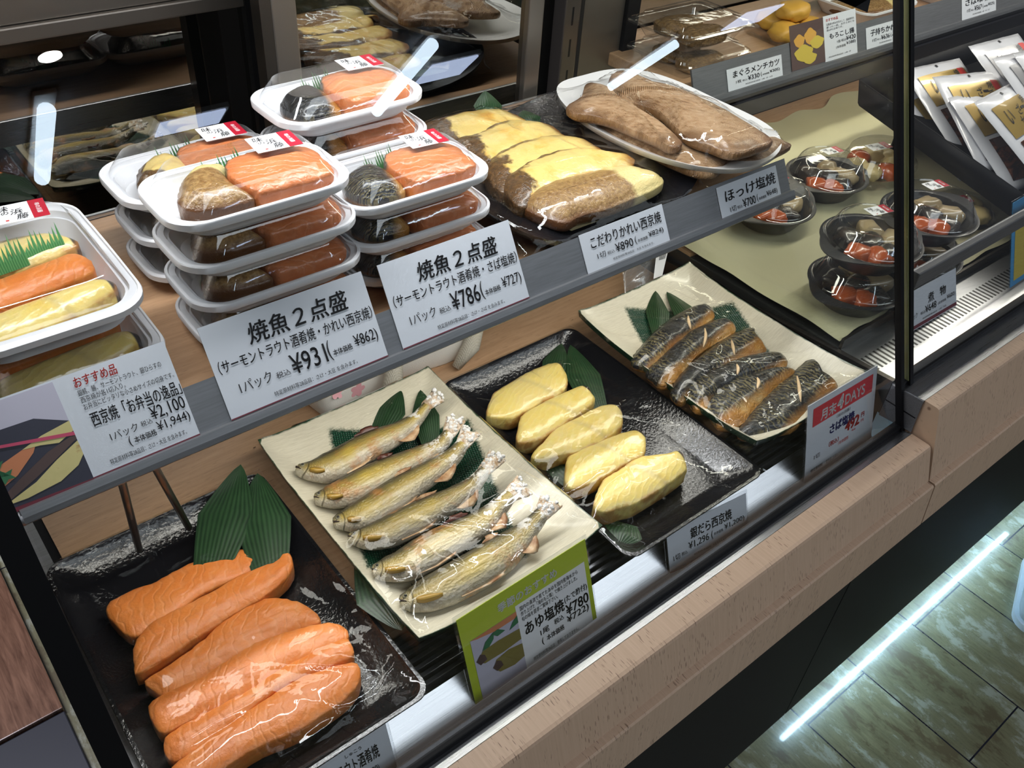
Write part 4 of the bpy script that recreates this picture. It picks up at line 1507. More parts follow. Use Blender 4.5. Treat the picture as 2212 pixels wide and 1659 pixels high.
    for k in range(m - 1):
        bm.faces.new((topv[8][k], topv[8][k + 1], botv[8][k + 1], botv[8][k]))
        bm.faces.new((topv[0][k], botv[0][k], botv[0][k + 1], topv[0][k + 1]))
    tf = link('tail_fin', bm, M['saltfin'], t)
    tag(tf, 'salt crusted tail fin')
    bm = bmesh.new()
    for q_n in range(22):
        v = rnd.uniform(0.1, 0.95)
        c = p + td * (L * v) + ts * ((wd * (1 - v) + W2 * v) * rnd.uniform(-0.8, 0.8)) + Vector((0, 0, 0.003))
        r0 = rnd.uniform(0.0011, 0.0027)
        ball = bmesh.ops.create_icosphere(bm, subdivisions=2, radius=r0)
        for vv in ball['verts']:
            vv.co = vv.co * (1 + 0.5 * noise.noise(vv.co * 700 + Vector((q_n, sd, 0)))) * (1.0 if abs(vv.co.z) < r0 else 0.7) + (c - o0)
    link('salt_crust', bm, M['salt'], tf)

    def fin(name, i0, i1, side, out, back, mat, lift=0.0):
        """a small blade standing off the flank between two stations"""
        bm = bmesh.new()
        prev = None
        for j in range(7):
            f_ = j / 6
            i = int(round(i0 + (i1 - i0) * f_))
            p, d, s, upv, wd = frame(min(i, n - 1))
            base = p + s * side * wd * 0.86 + upv * wd * 0.1 if lift == 0 else skin(min(i, n - 1), 0.72, -0.0006)
            h = out * math.sin(math.pi * (0.06 + 0.90 * f_)) * (0.85 + 0.3 * rnd.random())
            e = base + s * side * h + d * back * f_ + upv * (0.002 + 0.002 * rnd.random())
            row = [bm.verts.new(base + upv * 0.0012 - o0), bm.verts.new(base.lerp(e, 0.55) + upv * 0.0012 - o0), bm.verts.new(e - o0), bm.verts.new(base.lerp(e, 0.55) - upv * 0.001 - o0), bm.verts.new(base - upv * 0.001 - o0)]
            if prev:
                for k in range(4):
                    bm.faces.new((prev[k], prev[k + 1], row[k + 1], row[k]))
            prev = row
        return link(name, bm, mat, t)

    fin('anal_fin', 31, 38, -1, 0.012, 0.004, M['toastfin'])
    fin('pelvic_fin', 22, 25, -1, 0.005, 0.006, M['toastfin'])
    dm = M['burnt'] if sd in (1, 2, 5) else M['toastfin']
    dfn = fin('dorsal_fin', 25, 29, 1, 0.0035 if sd in (3, 4) else 0.0048, 0.003, dm, 0.52)
    # pectoral fin lying on the flank, pointing back
    bm = bmesh.new()
    ln = 0.034 if sd in (4, 5, 6) else 0.024
    rr = []
    for j in range(8):
        f_ = j / 7
        i = 11 + f_ * ln / 0.0042
        pp, dd, s2, u2, w2 = frame(int(min(i, n - 1)))
        c = skin(int(min(round(i), n - 1)), -0.50 - 0.16 * f_, 0.0030)
        hw_ = 0.0005 + 0.0034 * math.sin(math.pi * min(0.12 + 0.85 * f_, 1.0)) ** 0.8
        rr.append([c + s2 * hw_ - u2 * 0.0008 + dd * (0.002 * f_) - o0, c + u2 * 0.0008 + dd * (0.002 * f_) - o0, c - s2 * hw_ - u2 * 0.003 + dd * (0.002 * f_) - o0, c - u2 * 0.003 + dd * (0.002 * f_) - o0])
    rings(bm, rr)
    tag(link('pectoral_fin', bm, M['yellowfin'], t), 'yellow side fin')
    # eye
    p, d, s, upv, wd = frame(5)
    ec = skin(5, 0.20, -0.0007)
    bm = bmesh.new()
    bmesh.ops.create_uvsphere(bm, u_segments=14, v_segments=8, radius=0.0030)
    bmesh.ops.scale(bm, vec=(1, 1, 0.62), verts=bm.verts[:])
    bmesh.ops.translate(bm, vec=ec - o0, verts=bm.verts[:])
    ey = link('eye', bm, M['eyeball'], t)
    bm = bmesh.new()
    bmesh.ops.create_uvsphere(bm, u_segments=10, v_segments=6, radius=0.0016)
    bmesh.ops.translate(bm, vec=ec - o0 + upv * 0.0009 + Vector((0, 0, 0.0002)), verts=bm.verts[:])
    link('pupil', bm, M['pupil'], ey)
    # mouth: a dark gape between upper and lower jaw
    p0, d0, s0, u0, w0 = frame(1)
    p5, d5, s5, u5, w5 = frame(5)
    g0 = Vector(sp[0, :3]) - d0 * 0.0012
    rr = []
    for j in range(6):
        f_ = j / 5
        i = int(round(0 + 5 * f_))
        pp, dd, s2, u2, w2 = frame(i)
        c = skin(i, -0.06 - 0.34 * f_, 0.0)
        th_ = 0.0016 * (1 - 0.75 * f_) if sd in (1, 3, 6) else 0.0010 * (1 - 0.7 * f_)
        rr.append([c + s2 * th_ - o0, c + u2 * 0.0011 - o0, c - s2 * th_ - o0, c - u2 * 0.0008 - o0])
    bm = bmesh.new()
    rings(bm, rr)
    link('mouth', bm, M['mouth'], t)
    FISH_A.append(t)


# ------------------------------------------------------------------ fish trays with clear lids on the shelf
def make_pack(name, w, d, h, lidh, rad, bulge):
    """empty at the tray's base; parts tray and lid (> label_sticker)"""
    t = thing(name, '', 'food pack')
    bm = bmesh.new()
    rs = [rrect(w * 0.74, d * 0.70, rad * 0.8, 0.0, bulge=bulge), rrect(w * 0.76, d * 0.72, rad * 0.8, 0.0012, bulge=bulge), rrect(w * 0.86, d * 0.83, rad, h * 0.80, bulge=bulge),
          rrect(w * 0.875, d * 0.85, rad, h - 0.0072, bulge=bulge), rrect(w * 0.985, d * 0.98, rad * 1.15, h - 0.0075, bulge=bulge), rrect(w * 0.997, d * 0.995, rad * 1.15, h - 0.0066, bulge=bulge),
          rrect(w, d, rad * 1.15, h - 0.001, bulge=bulge), rrect(w * 0.992, d * 0.988, rad * 1.15, h, bulge=bulge),
          rrect(w * 0.97, d * 0.955, rad * 1.12, h + 0.0003, bulge=bulge), rrect(w * 0.962, d * 0.945, rad * 1.12, h - 0.0016, bulge=bulge), rrect(w * 0.90, d * 0.87, rad, h - 0.0016, bulge=bulge),
          rrect(w * 0.84, d * 0.80, rad, 0.005, bulge=bulge), rrect(w * 0.80, d * 0.76, rad * 0.9, 0.003, bulge=bulge)]
    rings(bm, rs)
    link('tray', bm, M['whitetray'], t, auto=40)
    bm = bmesh.new()
    rs = [rrect(w * 0.962, d * 0.945, rad * 1.1, h + 0.0004, bulge=bulge), rrect(w * 0.905, d * 0.88, rad, h + 0.0006, bulge=bulge), rrect(w * 0.895, d * 0.87, rad, h + 0.002, bulge=bulge),
          rrect(w * 0.78, d * 0.74, rad * 0.9, h + lidh - 0.002, bulge=bulge), rrect(w * 0.755, d * 0.71, rad * 0.8, h + lidh, bulge=bulge), rrect(w * 0.70, d * 0.64, rad * 0.8, h + lidh + 0.0003, bulge=bulge)]
    rings(bm, rs, False, True)
    lid = link('lid', bm, M['lid'], t, auto=40)
    return t, lid


def add_sticker(lid, cx, cy, z, sw, sh, ang):
    """white shop sticker with a crimson band; lies on the lid"""
    st = bpy.data.objects.new('label_sticker', None)
    bm = bmesh.new()
    bm_box(bm, (0, 0, 0), (sw, sh, 0.0003))
    st = link('label_sticker', bm, M['paper'], lid, smooth=False)
    st.location = (cx, cy, z)
    st.rotation_euler = (0, 0, ang)
    # its print belongs to the sticker's own mesh: one joined mesh with several materials
    me = st.data
    for m_ in (M['stickerred'], M['ink'], M['inkwhite'], M['inkred']):
        me.materials.append(m_)
    bm = bmesh.new()
    bm.from_mesh(me)

    def quad(x0, y0, x1, y1, mi):
        f = bm.faces.new([bm.verts.new(((x - 0.5) * sw, (y - 0.5) * sh, 0.00035)) for x, y in ((x0, y0), (x1, y0), (x1, y1), (x0, y1))])
        f.material_index = mi

    def words(s, x0, y0, x1, y1, mi, rot=False, shear=0.0):
        m_ = text_mesh(s, 0.0, shear)
        co = np.array([v.co[:2] for v in m_.vertices])
        if rot:
            co = np.stack([co[:, 1], -co[:, 0]], 1)
        lo, hi = co.min(0), co.max(0)
        co = (co - lo) / (hi - lo)
        vs = [bm.verts.new(((x0 + (x1 - x0) * a - 0.5) * sw, (y0 + (y1 - y0) * b - 0.5) * sh, 0.0005)) for a, b in co]
        for p in m_.polygons:
            try:
                bm.faces.new([vs[i] for i in p.vertices]).material_index = mi
            except ValueError:
                pass
        bpy.data.meshes.remove(m_)

    quad(0.70, 0.0, 1.0, 1.0, 1)
    words('味', 0.10, 0.62, 0.32, 0.92, 2, shear=0.15)
    words('の', 0.16, 0.46, 0.30, 0.60, 2)
    words('浜', 0.32, 0.38, 0.56, 0.68, 2, shear=0.15)
    words('藤', 0.40, 0.08, 0.64, 0.38, 2, shear=0.15)
    words('味の浜藤', 0.80, 0.22, 0.90, 0.78, 3, rot=True)
    quad(0.20, 0.10, 0.26, 0.16, 4)
    bm.to_mesh(me)
    bm.free()
    return st


PW, PD, PH, PL, PITCH = 0.160, 0.096, 0.0215, 0.0172, 0.0357
random.seed(4)
proto, lid0 = make_pack('fish_pack', PW, PD, PH, PL, 0.024, 0.02)
add_sticker(lid0, 0.036, 0.0170, PH + PL + 0.0007, 0.040, 0.030, math.radians(-4))
stack_rows = [
    ('C', 'the 931 yen stack', 0.268, 0.648, 4),
    ('E', 'the 786 yen stack', 0.426, 0.656, 3),
    ('D', 'the rear middle stack', 0.424, 0.764, 4),
    ('B', 'the rear left stack', 0.272, 0.768, 3),
]
ORD = {4: ['bottom', 'second from the bottom', 'third from the bottom', 'topmost'], 3: ['bottom', 'middle', 'topmost'], 2: ['lower', 'upper']}


def local_piece(name, pts, T, mat, **k):
    me, c = pillow_mesh(name, pts, T, **k)
    me.materials.append(mat)
    return me, c


SAL_ME, SAL_C = local_piece('salmon_piece', [(-0.013, -0.010), (-0.006, -0.034), (0.010, -0.0365), (0.036, -0.036), (0.062, -0.033), (0.0675, -0.016), (0.068, 0.006), (0.060, 0.021), (0.040, 0.0255), (0.014, 0.028), (-0.005, 0.022), (-0.014, 0.008)], 0.0275, M['soysalmon'], seed=5, rough=0.0016, edge=0.80, slope=(-0.003, 0.004))
KAR_ME, KAR_C = local_piece('flounder_piece', [(-0.064, -0.018), (-0.050, -0.032), (-0.030, -0.036), (-0.010, -0.035), (-0.013, -0.012), (-0.012, 0.010), (-0.006, 0.030), (-0.024, 0.034), (-0.040, 0.025), (-0.056, 0.006)], 0.0275, M['kareiskin'], seed=6, rough=0.0016, edge=0.62)
KA2_ME, KA2_C = local_piece('flounder_piece', [(-0.060, -0.014), (-0.046, -0.027), (-0.030, -0.030), (-0.013, -0.025), (-0.006, -0.006), (-0.008, 0.012), (-0.014, 0.026), (-0.028, 0.029), (-0.046, 0.018), (-0.056, 0.002)], 0.027, M['karei'], seed=8, rough=0.0012, edge=0.6)
SAB_ME, SAB_C = local_piece('mackerel_piece', [(-0.060, -0.010), (-0.050, -0.026), (-0.034, -0.031), (-0.016, -0.029), (-0.010, -0.010), (-0.010, 0.010), (-0.016, 0.026), (-0.034, 0.028), (-0.050, 0.020), (-0.060, 0.008)], 0.025, M['saba'], seed=9, rough=0.0014, edge=0.5, axis=(0.2, 1.0))


def baran_mesh():
    bm = bmesh.new()
    rnd = random.Random(2)
    n = 13
    bot = []
    top = []
    for i in range(n + 1):
        x = -0.5 + i / n
        bot.append(bm.verts.new((x * 0.046, 0.0, 0.0)))
    mid = [bm.verts.new((v.co.x, 0.003, 0.008)) for v in bot]
    for i in range(n):
        bm.faces.new((bot[i], bot[i + 1], mid[i + 1], mid[i]))
    for i in range(n):
        x = -0.5 + (i + 0.5) / n
        hgt = 0.011 + 0.013 * abs(math.sin(i * 0.62 + 0.6)) * (0.7 + 0.5 * rnd.random())
        tp = bm.verts.new((x * 0.046 + 0.001, 0.009 * hgt / 0.02, hgt))
        bm.faces.new((mid[i], mid[i + 1], tp))
    r = bmesh.ops.solidify(bm, geom=bm.faces[:], thickness=0.0004)
    me = bpy.data.meshes.new('baran_sheet')
    bm.to_mesh(me)
    bm.free()
    me.materials.append(M['baran'])
    return me


BAR_ME = baran_mesh()


def place_mesh(name, me, loc, rz, label, cat, group=None):
    o = bpy.data.objects.new(name, me)
    COL.objects.link(o)
    o.location = loc
    o.rotation_euler = (0, 0, rz)
    return tag(o, label, cat, group)


first = True
PACKS = []
for key, where, cx, cy, n in stack_rows:
    for L in range(n):
        lv = ORD[n][L]
        o = proto if first else copy_tree(proto)
        first = False
        rnd = random.Random(hash(key) % 97 + L * 13 if False else ord(key) * 7 + L * 13)
        dn = n - 1 - L
        px_, py_ = cx + 0.0032 * dn + rnd.uniform(-0.001, 0.001), cy + rnd.uniform(-0.0015, 0.0015)
        rz = math.radians(rnd.uniform(-1.2, 1.2))
        z0 = SHZ + 0.0005 + L * (PITCH + 0.0032)
        o.location = (px_, py_, z0)
        o.rotation_euler = (0, 0, rz)
        tag(o, f'white lidded tray of two fish pieces, {lv} of {where}', 'food pack', 'fish trays on the shelf')
        PACKS.append(o)
        R = Matrix.Rotation(rz, 3, 'Z')
        left = {'C': (KAR_ME, KAR_C, 'brown skinned flounder piece'), 'B': (KA2_ME, KA2_C, 'yellow flounder piece'), 'D': (SAB_ME, SAB_C, 'mackerel piece'), 'E': (SAB_ME, SAB_C, 'dark skinned mackerel piece')}[key]
        what = f'in the {lv} tray of {where}'
        for me, c, nm, lb in ((SAL_ME, SAL_C, 'salmon_piece', 'orange salmon piece'), (left[0], left[1], left[0].name, left[2])):
            p = R @ Vector((c[0], c[1], 0))
            place_mesh(nm, me, (px_ + p.x, py_ + p.y, z0 + 0.0065), rz, f'{lb} {what}', 'fish piece', 'fish pieces in the lidded trays')
        p = R @ Vector((-0.006, 0.024, 0))
        place_mesh('baran_sheet', BAR_ME, (px_ + p.x, py_ + p.y, z0 + 0.010), rz + math.radians(24), f'green leaf divider {what}', 'leaf divider', 'green dividers in the lidded trays')

# ---- larger packs at the left end
BW, BD, BH, BLID, BP = 0.140, 0.198, 0.032, 0.017, 0.0495
bproto, blid = make_pack('lunch_pack', BW, BD, BH, BLID, 0.026, 0.018)
add_sticker(blid, 0.022, 0.058, BH + BLID + 0.0007, 0.042, 0.032, math.radians(-6))
LP = [('long_salmon_piece', 'long orange salmon piece', [(-0.062, -0.033), (-0.040, -0.035), (0.0, -0.030), (0.034, -0.026), (0.050, -0.020), (0.052, 0.000), (0.040, 0.012), (0.0, 0.006), (-0.040, 0.002), (-0.060, -0.006)], M['salmon'], 0.026),
      ('long_fish_piece', 'pale yellow front fish piece', [(-0.060, -0.076), (-0.030, -0.078), (0.010, -0.072), (0.050, -0.060), (0.057, -0.046), (0.044, -0.036), (0.010, -0.038), (-0.030, -0.042), (-0.056, -0.048)], M['gindara'], 0.025),
      ('long_fish_piece', 'pale yellow rear fish piece with a brown right end', [(-0.060, 0.010), (-0.030, 0.012), (0.020, 0.016), (0.052, 0.024), (0.050, 0.040), (0.030, 0.058), (-0.010, 0.062), (-0.050, 0.056), (-0.060, 0.036)], M['gindara'], 0.026)]
LPM = [(n_, lb, *local_piece(n_, pts, T, m_, seed=40 + i, rough=0.0009, edge=0.7)) for i, (n_, lb, pts, m_, T) in enumerate(LP)]
for L in range(2):
    o = bproto if L == 0 else copy_tree(bproto)
    z0 = SHZ + 0.0005 + L * (BP + 0.0003)
    px_, py_ = (0.0925, 0.706) if L == 1 else (0.098, 0.698)
    o.location = (px_, py_, z0)
    lv = ORD[2][L]
    tag(o, f'large white lidded tray of three fish pieces, {lv} of two at the left end', 'food pack', 'large fish trays on the shelf')
    PACKS.append(o)
    for n_, lb, me, c in LPM:
        place_mesh(n_, me, (px_ + c[0], py_ + c[1], z0 + 0.0065), 0, f'{lb} in the {lv} large tray', 'fish piece', 'fish pieces in the large trays')
    for k, (bx, by) in enumerate(((-0.012, 0.012), (0.020, 0.020))):
        place_mesh('baran_sheet', BAR_ME, (px_ + bx, py_ + by, z0 + 0.024), math.radians(8), f'green leaf divider, {"left" if k == 0 else "right"} one in the {lv} large tray', 'leaf divider', 'green dividers in the large trays')

# ------------------------------------------------------------------ dark plate with five flounder slices
def side_rise_plate(name, label, x0, x1, y0, y1, zb, rise, th, mat, axis='x', rnd_c=0.03, power=2.6, cpow=5):
    cx, cy, w, d = (x0 + x1) / 2, (y0 + y1) / 2, x1 - x0, y1 - y0
    n = 36
    bm = bmesh.new()

    def pos(u, v, off, s):
        q = (abs(u) ** cpow + abs(v) ** cpow) ** (1 / cpow)
        m = max(abs(u), abs(v))
        f = (m / q) if q > 0 else 1
        uu, vv = u * f * s, v * f * s
        r = abs(uu) if axis == 'x' else (math.hypot(uu, vv) if axis == 'r' else max(abs(uu), abs(vv)))
        return (uu * w / 2, vv * d / 2, rise * r ** power - off)
    T = [[bm.verts.new(pos(2 * i / n - 1, 2 * j / n - 1, 0, 1)) for i in range(n + 1)] for j in range(n + 1)]
    B = [[bm.verts.new(pos(2 * i / n - 1, 2 * j / n - 1, th, 0.985)) for i in range(n + 1)] for j in range(n + 1)]
    for j in range(n):
        for i in range(n):
            bm.faces.new((T[j][i], T[j][i + 1], T[j + 1][i + 1], T[j + 1][i]))
            bm.faces.new((B[j][i], B[j + 1][i], B[j + 1][i + 1], B[j][i + 1]))
    for i in range(n):
        bm.faces.new((T[0][i], B[0][i], B[0][i + 1], T[0][i + 1]))
        bm.faces.new((T[n][i], T[n][i + 1], B[n][i + 1], B[n][i]))
        bm.faces.new((T[i][0], T[i + 1][0], B[i + 1][0], B[i][0]))
        bm.faces.new((T[i][n], B[i][n], B[i + 1][n], T[i + 1][n]))
    o = link(name, bm, mat, auto=60)
    o.location = (cx, cy, zb + th)
    return tag(o, label, 'plate')


PLATE_K = side_rise_plate('black_plate', 'glossy black plate with upturned ends under the five flounder slices', 0.513, 0.815, 0.572, 0.872, SHZ + 0.0005, 0.034, 0.007, M['lacquer'])
paperz = 1.0605
bm = bmesh.new()
pp = [at(*p, 1.066) for p in ((1050, 400), (1075, 440), (1160, 480), (1235, 497), (1290, 470), (1330, 440), (1300, 420), (1150, 430))]
bm.faces.new([bm.verts.new((p.x, p.y, 1.0605 + 0.034 * abs((p.x - 0.664) / 0.151) ** 2.6)) for p in pp])
bmesh.ops.triangulate(bm, faces=bm.faces[:])
o = link('liner_sheet', bm, plain('waxed_liner', (0.50, 0.42, 0.24), 0.25, coat=0.5), smooth=False)
tag(o, 'cut tan waxed paper liner under the front flounder slice', 'paper liner')
leaf('dark green leaf behind the rearmost flounder slice', (1060, 262), (1048, 196), 0.040, 1.072, 1.088)
leaf('dark green leaf tip right of the rearmost flounder slice', (1150, 275), (1130, 238), 0.040, 1.070, 1.082)
KAREI = [
    ([(914, 272), (945, 255), (1016, 240), (1080, 235), (1127, 248), (1146, 260), (1110, 275), (1060, 290), (1020, 308), (985, 330), (942, 305)], 'yellow flounder slice farthest back on the black plate', 1.062),
    ([(972, 311), (989, 297), (1040, 285), (1067, 267), (1114, 260), (1175, 263), (1215, 280), (1224, 296), (1190, 310), (1140, 322), (1095, 340), (1052, 362), (1012, 345)], 'yellow flounder slice second from the back', 1.063),
    ([(1048, 362), (1070, 335), (1105, 315), (1148, 300), (1208, 292), (1262, 298), (1298, 312), (1303, 324), (1270, 338), (1225, 348), (1180, 362), (1135, 385), (1095, 410), (1062, 392)], 'yellow flounder slice in the middle of the five', 1.064),
    ([(1085, 388), (1107, 369), (1148, 344), (1198, 327), (1242, 320), (1296, 326), (1343, 337), (1367, 333), (1374, 342), (1357, 356), (1310, 368), (1240, 384), (1180, 410), (1130, 438), (1098, 418)], 'yellow flounder slice second from the front, left end charred', 1.065),
]
for k, (px, lab, z) in enumerate(KAREI):
    fillet('flounder_slice', lab, 'flounder slice', px, z, 0.028, M['karei'], 'flounder slices on the black plate', seed=300 + 11 * k, rough=0.0014, edge=0.74, zref=0.8, slope=(0, 0.006))
fillet('flounder_slice', 'browned flounder slice at the front with its skin side up', 'flounder slice',
       [(1128, 440), (1146, 410), (1191, 388), (1269, 370), (1323, 360), (1370, 362), (1418, 374), (1435, 382), (1428, 395), (1384, 417), (1316, 444), (1255, 460), (1225, 475), (1178, 465)],
       1.066, 0.027, M['kareiskin'], 'flounder slices on the black plate', seed=350, rough=0.0013, edge=0.5, zref=0.6)

# ------------------------------------------------------------------ white plate with split atka mackerel
PLATE_H = side_rise_plate('white_plate', 'white oval plate under the brown split mackerel halves at the end of the shelf', 0.742, 0.945, 0.545, 0.850, SHZ + 0.024, 0.016, 0.006, M['whiteplate'], 'r', cpow=2.6, power=2.6)
tag(link('plate_foot', prism([(-0.05, -0.024), (0.05, -0.024), (0.05, 0.0), (-0.05, 0.0)], -0.04, 0.04), M['whiteplate'], PLATE_H, smooth=False))
HOK = [
    ([(1290, 255), (1350, 262), (1401, 285), (1451, 298), (1502, 298), (1553, 305), (1575, 314), (1573, 341), (1546, 366), (1502, 362), (1445, 338), (1384, 307), (1325, 280)], 'pale brown mackerel half lying lowest at the front of the white plate', 1.083, 0.020),
    ([(1560, 318), (1620, 296), (1667, 290), (1690, 296), (1712, 307), (1680, 325), (1654, 339), (1607, 336)], 'dark ended mackerel half showing at the right below the large one', 1.086, 0.016),
    ([(1225, 220), (1256, 198), (1267, 171), (1296, 172), (1316, 189), (1350, 213), (1418, 263), (1468, 290), (1476, 300), (1455, 308), (1424, 292), (1367, 269), (1316, 248), (1269, 238), (1240, 234)], 'narrow mackerel half leaning at the left of the white plate', 1.100, 0.024),
    ([(1316, 160), (1338, 140), (1360, 149), (1384, 160), (1434, 169), (1485, 189), (1553, 219), (1620, 257), (1668, 287), (1666, 299), (1607, 318), (1576, 318), (1545, 306), (1500, 292), (1461, 263), (1434, 235), (1400, 220), (1355, 206), (1332, 188)], 'largest split mackerel half on top of the others on the white plate', 1.104, 0.026),
]
for k, (px, lab, z, T) in enumerate(HOK):
    fillet('mackerel_half', lab, 'mackerel half', px, z, T, M['hokke'], 'split mackerel halves on the white plate', seed=400 + 13 * k, rough=0.0012, edge=0.5, zref=0.7, axis=(0.75, -0.75))


# ------------------------------------------------------------------ second case: cloth, bowls, packs, crate of pouches
rc = random.Random(12)
bm = bmesh.new()
nx, ny = 70, 44
cx0, cx1, cy0, cy1 = 0.9645, 1.75, 0.434, 0.945
g = []
for j in range(ny + 1):
    row = []
    for i in range(nx + 1):
        u, v = i / nx, j / ny
        x, y = cx0 + (cx1 - cx0) * u, cy0 + (cy1 - cy0) * v
        y += 0.012 * noise.noise(Vector((x * 14, 0.3, 1))) * (1 - v) + 0.03 * noise.noise(Vector((x * 9, 0.7, 2))) * v
        z = 0.8585 + 0.005 * noise.noise(Vector((x * 16, y * 16, 0.2))) + 0.010 * math.exp(-((x - 0.985) / 0.012) ** 2) * (0.4 + 0.6 * math.sin(math.pi * v)) * (0.7 + 0.6 * noise.noise(Vector((1.0, y * 9, 3))))
        z = max(z, 0.8535)
        y = max(y, 0.434)
        row.append(bm.verts.new((x, y, z)))
    g.append(row)
for j in range(ny):
    for i in range(nx):
        bm.faces.new((g[j][i], g[j][i + 1], g[j + 1][i + 1], g[j + 1][i]))
cl = link('cover_cloth', bm, M['cloth'])
tag(cl, 'cream cloth spread over the deck of the second display case', 'cloth')


def make_bowl():
    t = thing('food_bowl', '', 'bowl')
    bm = bmesh.new()
    n = 48

    def ring(r, z, lug):
        out = []
        for k in range(n):
            a = 2 * math.pi * k / n
            e = 1 + lug * max(0.0, abs(math.cos(a)) - 0.80) / 0.20
            out.append(Vector((r * e * math.cos(a), r * 0.94 * math.sin(a), z)))
        return out
    rings(bm, [ring(0.044, 0, 0), ring(0.046, 0.001, 0), ring(0.062, 0.024, 0), ring(0.066, 0.029, 0), ring(0.069, 0.030, 0.20), ring(0.071, 0.0305, 0.22), ring(0.071, 0.032, 0.22), ring(0.068, 0.0322, 0.2),
               ring(0.0645, 0.0315, 0), ring(0.060, 0.026, 0), ring(0.043, 0.004, 0)])
    link('bowl_shell', bm, M['bowlblack'], t, auto=40)
    bm = bmesh.new()
    rings(bm, [ring(0.0675, 0.0325, 0), ring(0.064, 0.0335, 0), ring(0.062, 0.036, 0), ring(0.053, 0.056, 0), ring(0.050, 0.0595, 0), ring(0.046, 0.061, 0), ring(0.0445, 0.0592, 0), ring(0.040, 0.0592, 0)], False, True)
    lid = link('lid', bm, M['lid'], t, auto=40)
    add_sticker(lid, 0.020, 0.016, 0.0622, 0.036, 0.020, math.radians(-8))
    return t


bowl0 = make_bowl()
BH_ = 0.0615
ZB = 0.8605
bowls = []
specs = [((1787, 375), 0, 'black lidded bowl near the end of the shelf, rearmost of the bowls', 0.893),
         ((1668, 437), 0, 'black lidded bowl half hidden by the white card at the end of the shelf', 0.893),
         ((1822, 622), 0, 'black lidded bowl standing on the cloth, underneath the front bowl', 0.893),
         (None, 1, 'black lidded bowl stacked on top of the front one', 0),
         ((1990, 552), 0, 'black lidded bowl at the bottom behind the glass joint', 0.893),
         (None, 1, 'black lidded bowl stacked on top behind the glass joint', 0)]
prev = None
for k, (px, lev, lab, z) in enumerate(specs):
    o = bowl0 if k == 0 else copy_tree(bowl0)
    if px:
        c = at(*px, z)
        loc = Vector((max(c.x, 1.055), max(c.y, 0.478) , ZB))
        prev = loc
    else:
        loc = prev + Vector((0.004, 0.004, BH_ + 0.002))
    o.location = loc
    o.rotation_euler = (0, 0, math.radians(rc.uniform(-6, 4)))
    tag(o, lab, 'bowl', 'lidded bowls in the second case')
    where = lab
    bowls.append((o, loc, lab))


def lump(name, r, mat, sd, sq=(1, 1, 0.7)):
    bm = bmesh.new()
    bmesh.ops.create_icosphere(bm, subdivisions=3, radius=1.0)
    for v in bm.verts:
        n_ = v.co.normalized()
        k = 1 + 0.22 * noise.noise(n_ * 1.7 + Vector((sd, 0, 0)))
        q = Vector((math.copysign(abs(n_.x) ** 0.75, n_.x), math.copysign(abs(n_.y) ** 0.75, n_.y), math.copysign(abs(n_.z) ** 0.75, n_.z)))
        v.co = Vector((q.x * sq[0], q.y * sq[1], q.z * sq[2])) * r * k
    me = bpy.data.meshes.new(name)
    bm.to_mesh(me)
    bm.free()
    me.polygons.foreach_set('use_smooth', [True] * len(me.polygons))
    me.materials.append(mat)
    return me


CAR = lump('carrot_chunk', 0.017, M['carrot'], 1, (1.1, 1.0, 0.75))
KON = lump('konjac_chunk', 0.018, M['konjac'], 3, (1.2, 0.9, 0.7))
TAR = lump('taro_chunk', 0.018, M['taro'], 5, (1.3, 0.9, 0.7))
names = ['the rear lidded bowl', 'the lidded bowl hidden by the shelf card', 'the lower front bowl', 'the upper front bowl', 'the lower bowl behind the glass joint', 'the upper bowl behind the glass joint']
for k, (o, loc, lab) in enumerate(bowls):
    for nm, me, pts, lb in (('carrot_chunk', CAR, ((-0.034, -0.006), (-0.020, -0.026)), 'red carrot chunk'), ('konjac_chunk', KON, ((-0.002, -0.030), (0.004, 0.0), (-0.012, 0.026)), 'dark konjac chunk'), ('taro_chunk', TAR, ((0.034, -0.012), (0.030, 0.020)), 'beige taro chunk')):
        for q, (dx, dy) in enumerate(pts):
            pos = 'single' if len(pts) == 1 else (['front', 'rear'] if len(pts) == 2 and dy > pts[0][1] else ['left', 'right', 'rear'])[q] if len(pts) == 2 else ['front', 'middle', 'rear'][q]
            place_mesh(nm, me, loc + Vector((dx, dy, 0.0225)), rc.uniform(0, 3), f'{lb} in {names[k]}', 'simmered vegetable', f'{nm.split("_")[0]} chunks in {names[k]}')


# clear oval pack of pickles behind the bowls
def oval_pack(c, rx, ry, h, label, lab2, fill, cnt, rz=0.0):
    t = thing('clear_pack', label, 'clear pack', c, rz)
    bm = bmesh.new()
    rings(bm, [circle(rx * 0.8, 0, 40, ry=ry * 0.8), circle(rx * 0.95, h * 0.42, 40, ry=ry * 0.95), circle(rx, h * 0.44, 40, ry=ry)], True, False)
    link('pack_base', bm, M['lid'], t, auto=40)
    bm = bmesh.new()
    rings(bm, [circle(rx * 0.99, h * 0.47, 40, ry=ry * 0.99), circle(rx * 0.93, h * 0.5, 40, ry=ry * 0.93), circle(rx * 0.75, h * 0.97, 40, ry=ry * 0.75), circle(rx * 0.68, h, 40, ry=ry * 0.68)], False, True)
    lid = link('pack_lid', bm, M['lid'], t, auto=40)
    add_sticker(lid, -0.004, 0.004, h + 0.0007, 0.045, 0.022, math.radians(-12))
    for k in range(cnt):
        a = 2 * math.pi * k / cnt
        place_mesh('pickle_slice' if fill[k % len(fill)] is not CAR else 'carrot_chunk', fill[k % len(fill)], Vector(c) + Vector((rx * 0.48 * math.cos(a), ry * 0.48 * math.sin(a), 0.021)), a,
                   lab2, 'pickle', lab2)
    return t


